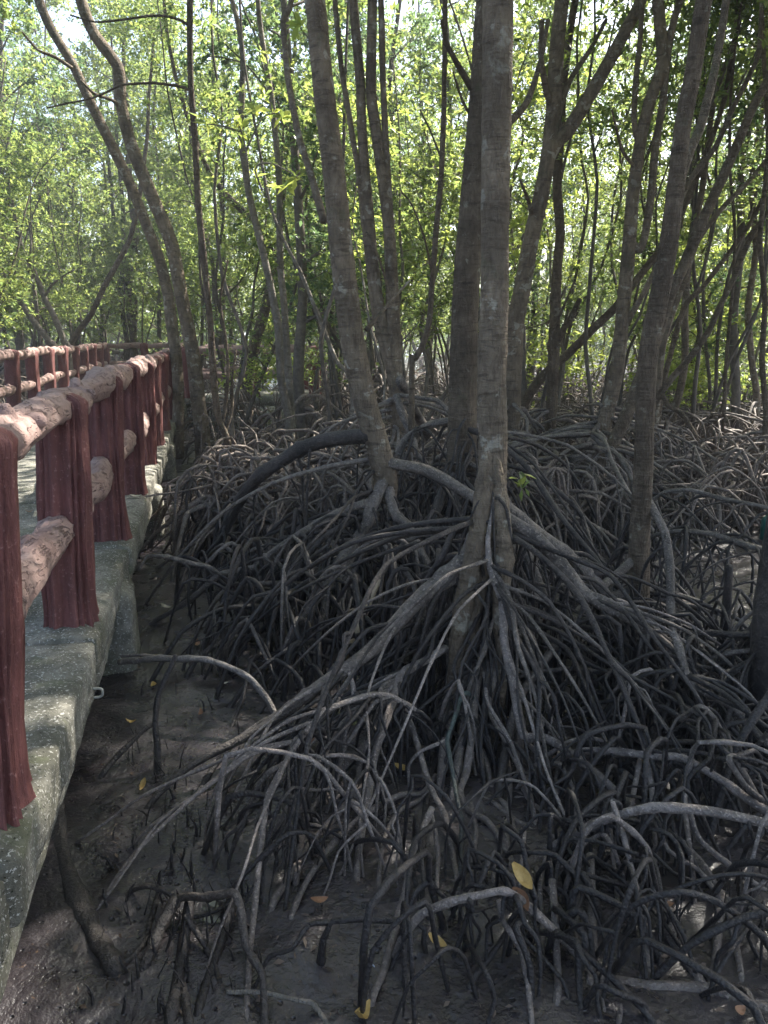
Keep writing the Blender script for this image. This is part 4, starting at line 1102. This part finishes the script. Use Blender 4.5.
fallen(G(318, 902, .03), 'litter2', 'reddish brown dead leaf on the dark mud among the front roots', .5, (.1, .3), .7)
fallen(G(437, 942, .03), 'litter', 'dull tan leaf lying on the mud under the bright slanting root', -.5, (.3, .3), .7)
fallen(G(588, 623, .05), 'litter', 'tan leaf lying flat among the roots left of the slender trunk', .2, (0, 0), .9)
fallen(G(655, 580, .05), 'litter3', 'pale leaf standing upright in the mud right of the slender trunk', 1.2, (1.2, .9), 1.1)
fallen(G(665, 905, .05), 'litter2', 'rust brown leaf among the roots at the lower right', .2, (.2, .3), .6)
fallen(G(738, 1012, .03), 'litter2', 'rust red leaf at the bottom right corner of the picture', .7, (.4, .3), .6)
fallen(P(136, 495, 6.1), 'litter3', 'pale leaf lying on the concrete ledge between two red posts', .1, (0, 0), 1.0).location.z = ZT + .004
for i in range(26):     # leaves blown against the posts on the deck
    q = RNG.uniform(2.3, 7.5); off = -RNG.uniform(.38, 1.5)
    fallen(W(q, off, ZT + .004), RNG.choice(['litter', 'litter2', 'litter']), 'dry yellow brown leaf lying on the walkway behind the railing posts', RNG.uniform(0, 6), (RNG.uniform(-.2, .2), RNG.uniform(-.2, .2)), RNG.uniform(.7, 1.2), 'dry leaves on the walkway')
rs = np.random.RandomState(14); k = 0
while k < 60:
    px, py = rs.uniform(150, 768), 440 + 330 * rs.rand()
    g = G(px, py, .02)
    if walk_uv(g[0], g[1])[1] < .1: continue
    k += 1
    fallen((g[0], g[1], mud_height(g[0], g[1]) + .008), ['litter2', 'litter3', 'litter2', 'litter'][k % 4], 'small dead leaf lying on the mud beneath the stilt roots', rs.uniform(0, 6), (rs.uniform(-.3, .3), rs.uniform(-.3, .3)), rs.uniform(.5, 1.0), 'dead leaves under the roots')
# plastic loop on the slab edge, scrap on the mud, green bottle
mb = MB(); a = W(3.02, .0, ZT - .15)
tube(mb, [a + WN * -.02, a + WN * .03, a + WN * .045 + np.array([0, 0, -.008]), a + WN * .045 + np.array([0, 0, -.03]), a + WN * .03 + np.array([0, 0, -.04]), a + WN * -.02 + np.array([0, 0, -.04])], [.006] * 6, 10, 4)
tag(build(mb, 'pipe_bracket', M['pvc']), 'small pale plastic loop fixed to the walkway edge before the pier', 'bracket')
mb = MB(); g = G(370, 967, .02); tube(mb, [g + np.array([-.012, 0, .0]), g + np.array([0, .004, .012]), g + np.array([.014, -.004, .004])], [.006, .012, .003], 8, 3, .2, 3, .3)
tag(build(mb, 'plastic_scrap', M['plastic']), 'tiny shiny bluish plastic scrap on the mud at the bottom centre', 'litter')
mb = MB(); g = P(769, 528, 5.6); tube(mb, [g + np.array([-.02, 0, -.09]), g + np.array([-.02, 0, .06]), g + np.array([-.015, 0, .09]), g + np.array([-.01, 0, .115])], [.04, .04, .02, .014], 16, 4)
tag(build(mb, 'plastic_bottle', M['green_plastic']), 'dark green bottle caught in the roots at the right edge', 'bottle')

# leafy shoots catching the sun
def leafy_shoot(label, stems, leaves, Y, mat='leaf_lime', L=.13, seed=1):
    p0 = stems[0][0]; b = P(p0[0], p0[1], Y)
    t = thing('mangrove_seedling', label, 'seedling', b)
    mb = MB()
    for st in stems:
        P3, R3 = px_line(st, Y, Y, 2.2, 1.2); tube(mb, P3, R3, 6, 3)
    build(mb, 'stem', M['bark_pale'], t)
    rs = np.random.RandomState(seed); cen = np.array([P(x, y, Y + rs.uniform(-.1, .1)) for x, y in leaves])
    mb = MB(); v, q = leaf_cloud(rs, cen, 7, L, .19, .1, .012); mb.add(v, q); build(mb, 'leaves', M[mat], t, False)
leafy_shoot('leafy twig of bright yellow green leaves hanging in front of the slim pale trunks', [[(250, 190), (246, 150), (240, 128), (232, 118)], [(246, 150), (262, 118), (275, 113)], [(242, 132), (222, 126), (207, 124)]],
            [(206, 122), (243, 128), (238, 134), (256, 112), (272, 113), (282, 118), (234, 120)], 8.0, L=.15, seed=3)
leafy_shoot('leafy twig of pale green leaves just left of the leaning grey trunk', [[(262, 190), (255, 170), (262, 163), (276, 165), (300, 178)]], [(272, 163), (256, 178), (296, 178), (286, 186)], 8.0, L=.14, seed=5)
leafy_shoot('small green leaf sprout growing at the foot of the thick central trunk', [[(522, 500), (521, 488), (524, 478)]], [(521, 488), (523, 478)], 3.95, 'leaf', .055, 7)
leafy_shoot('single bright sprig of leaves beside the top of the leaning grey trunk', [[(310, 40), (300, 28)]], [(300, 27), (297, 30)], 6.4, L=.11, seed=9)
# low green bushes on the mud further back
def bush(label, px, py, Y, rx, rz, n, mat, seed):
    rs = np.random.RandomState(seed); c = P(px, py, Y)
    t = thing('low_bush', label, 'bush', (c[0], c[1], 0))
    mb = MB()
    for i in range(8):
        e = rs.normal(0, 1, 3) * np.array([rx, rx, rz]) * .6
        tube(mb, [np.array([c[0] + rs.normal(0, .08), c[1] + rs.normal(0, .08), -.1]), np.array([c[0], c[1], c[2] * .6]) + e * .5, c + e], [.012, .009, .004], 5, 3)
    build(mb, 'stem', M['bark_far'], t)
    cen = c + rs.normal(0, .5, (n, 3)) * np.array([rx, rx, rz]); v, q = leaf_cloud(rs, cen, 6, .10, .22, .3)
    mb = MB(); mb.add(v, q); build(mb, 'crown', M[mat], t, False)
bush('low bright green bush in front of the distant walkway turn', 262, 372, 13.5, .8, .3, 120, 'leaf_lime', 41)
bush('low green bush behind the pale pair of slim trunks', 318, 362, 15.0, 1.1, .4, 120, 'leaf', 43)
bush('yellow green bush glowing behind the slim upright trunk', 566, 358, 14.0, .9, .6, 260, 'leaf_lime', 45)
bush('green bush low on the right behind the crooked leaning stem', 704, 372, 13.0, 1.0, .5, 330, 'leaf', 47)
bush('bright green bush at the right behind the upright thin stems', 672, 382, 12.5, .8, .35, 240, 'leaf_lime', 49)
bush('wide green bush near the right edge of the picture', 750, 362, 14.0, 1.2, .6, 330, 'leaf', 51)

# ------------------------------------------------------------------ light, sky, camera
w = bpy.data.worlds.new('World'); scene.world = w; w.use_nodes = True
nt = w.node_tree; nt.nodes.clear()
sky = nt.nodes.new('ShaderNodeTexSky'); sky.sky_type = 'NISHITA'; sky.sun_disc = False
sky.sun_elevation = SUN_EL; sky.sun_rotation = SUN_AZ; sky.air_density = 1.0; sky.dust_density = 3.0; sky.ozone_density = .6
bg = nt.nodes.new('ShaderNodeBackground'); bg.inputs['Strength'].default_value = .12
wo = nt.nodes.new('ShaderNodeOutputWorld'); nt.links.new(sky.outputs[0], bg.inputs[0]); nt.links.new(bg.outputs[0], wo.inputs[0])
sl = bpy.data.lights.new('sun', 'SUN'); sl.energy = 5.0; sl.angle = R(.55); sl.color = (1, .95, .86)
so = bpy.data.objects.new('sun', sl); COL.objects.link(so)
sd = Vector((math.sin(SUN_AZ) * math.cos(SUN_EL), math.cos(SUN_AZ) * math.cos(SUN_EL), math.sin(SUN_EL)))
so.rotation_euler = sd.to_track_quat('Z', 'Y').to_euler(); so.location = (20, 15, 25)

HAZE = .0024
def haze_box(x0, x1, y0, y1, z0, z1):
    v = [(x, y, z) for z in (z0, z1) for y in (y0, y1) for x in (x0, x1)]
    mb = MB(); mb.add(v, [(0, 2, 3, 1), (4, 5, 7, 6), (0, 1, 5, 4), (2, 6, 7, 3), (0, 4, 6, 2), (1, 3, 7, 5)])
    m = bpy.data.materials.new('haze'); m.use_nodes = True; t = m.node_tree; t.nodes.clear()
    o_ = t.nodes.new('ShaderNodeOutputMaterial'); pv = t.nodes.new('ShaderNodeVolumePrincipled')
    pv.inputs['Color'].default_value = (.86, .9, .96, 1); pv.inputs['Density'].default_value = HAZE; pv.inputs['Anisotropy'].default_value = .35
    t.links.new(pv.outputs[0], o_.inputs['Volume'])
    o = link('haze', mb.mesh('haze', smooth=False), m); o['kind'] = 'stuff'; o['label'] = 'thin pale haze hanging between the trees'; o['category'] = 'haze'
haze_box(-640, 640, -640, 640, -1.2, 16.5)
cam = bpy.data.cameras.new('camera'); co = bpy.data.objects.new('camera', cam); COL.objects.link(co)
cam.sensor_fit = 'VERTICAL'; cam.sensor_height = 36; cam.sensor_width = 27; cam.lens = F / 1024 * 36
cam.clip_start = .05; cam.clip_end = 2000
co.location = (0, 0, HC); co.rotation_euler = (R(90) - PITCH, 0, 0)
scene.camera = co
scene.render.engine = 'CYCLES'
cy = scene.cycles
cy.use_denoising = True
cy.max_bounces = 7; cy.diffuse_bounces = 4; cy.glossy_bounces = 3; cy.transmission_bounces = 4; cy.transparent_max_bounces = 4
cy.sample_clamp_indirect = 8
scene.view_settings.view_transform = 'Standard'; scene.view_settings.look = 'None'
scene.view_settings.exposure = 2.05; scene.view_settings.gamma = 1.0
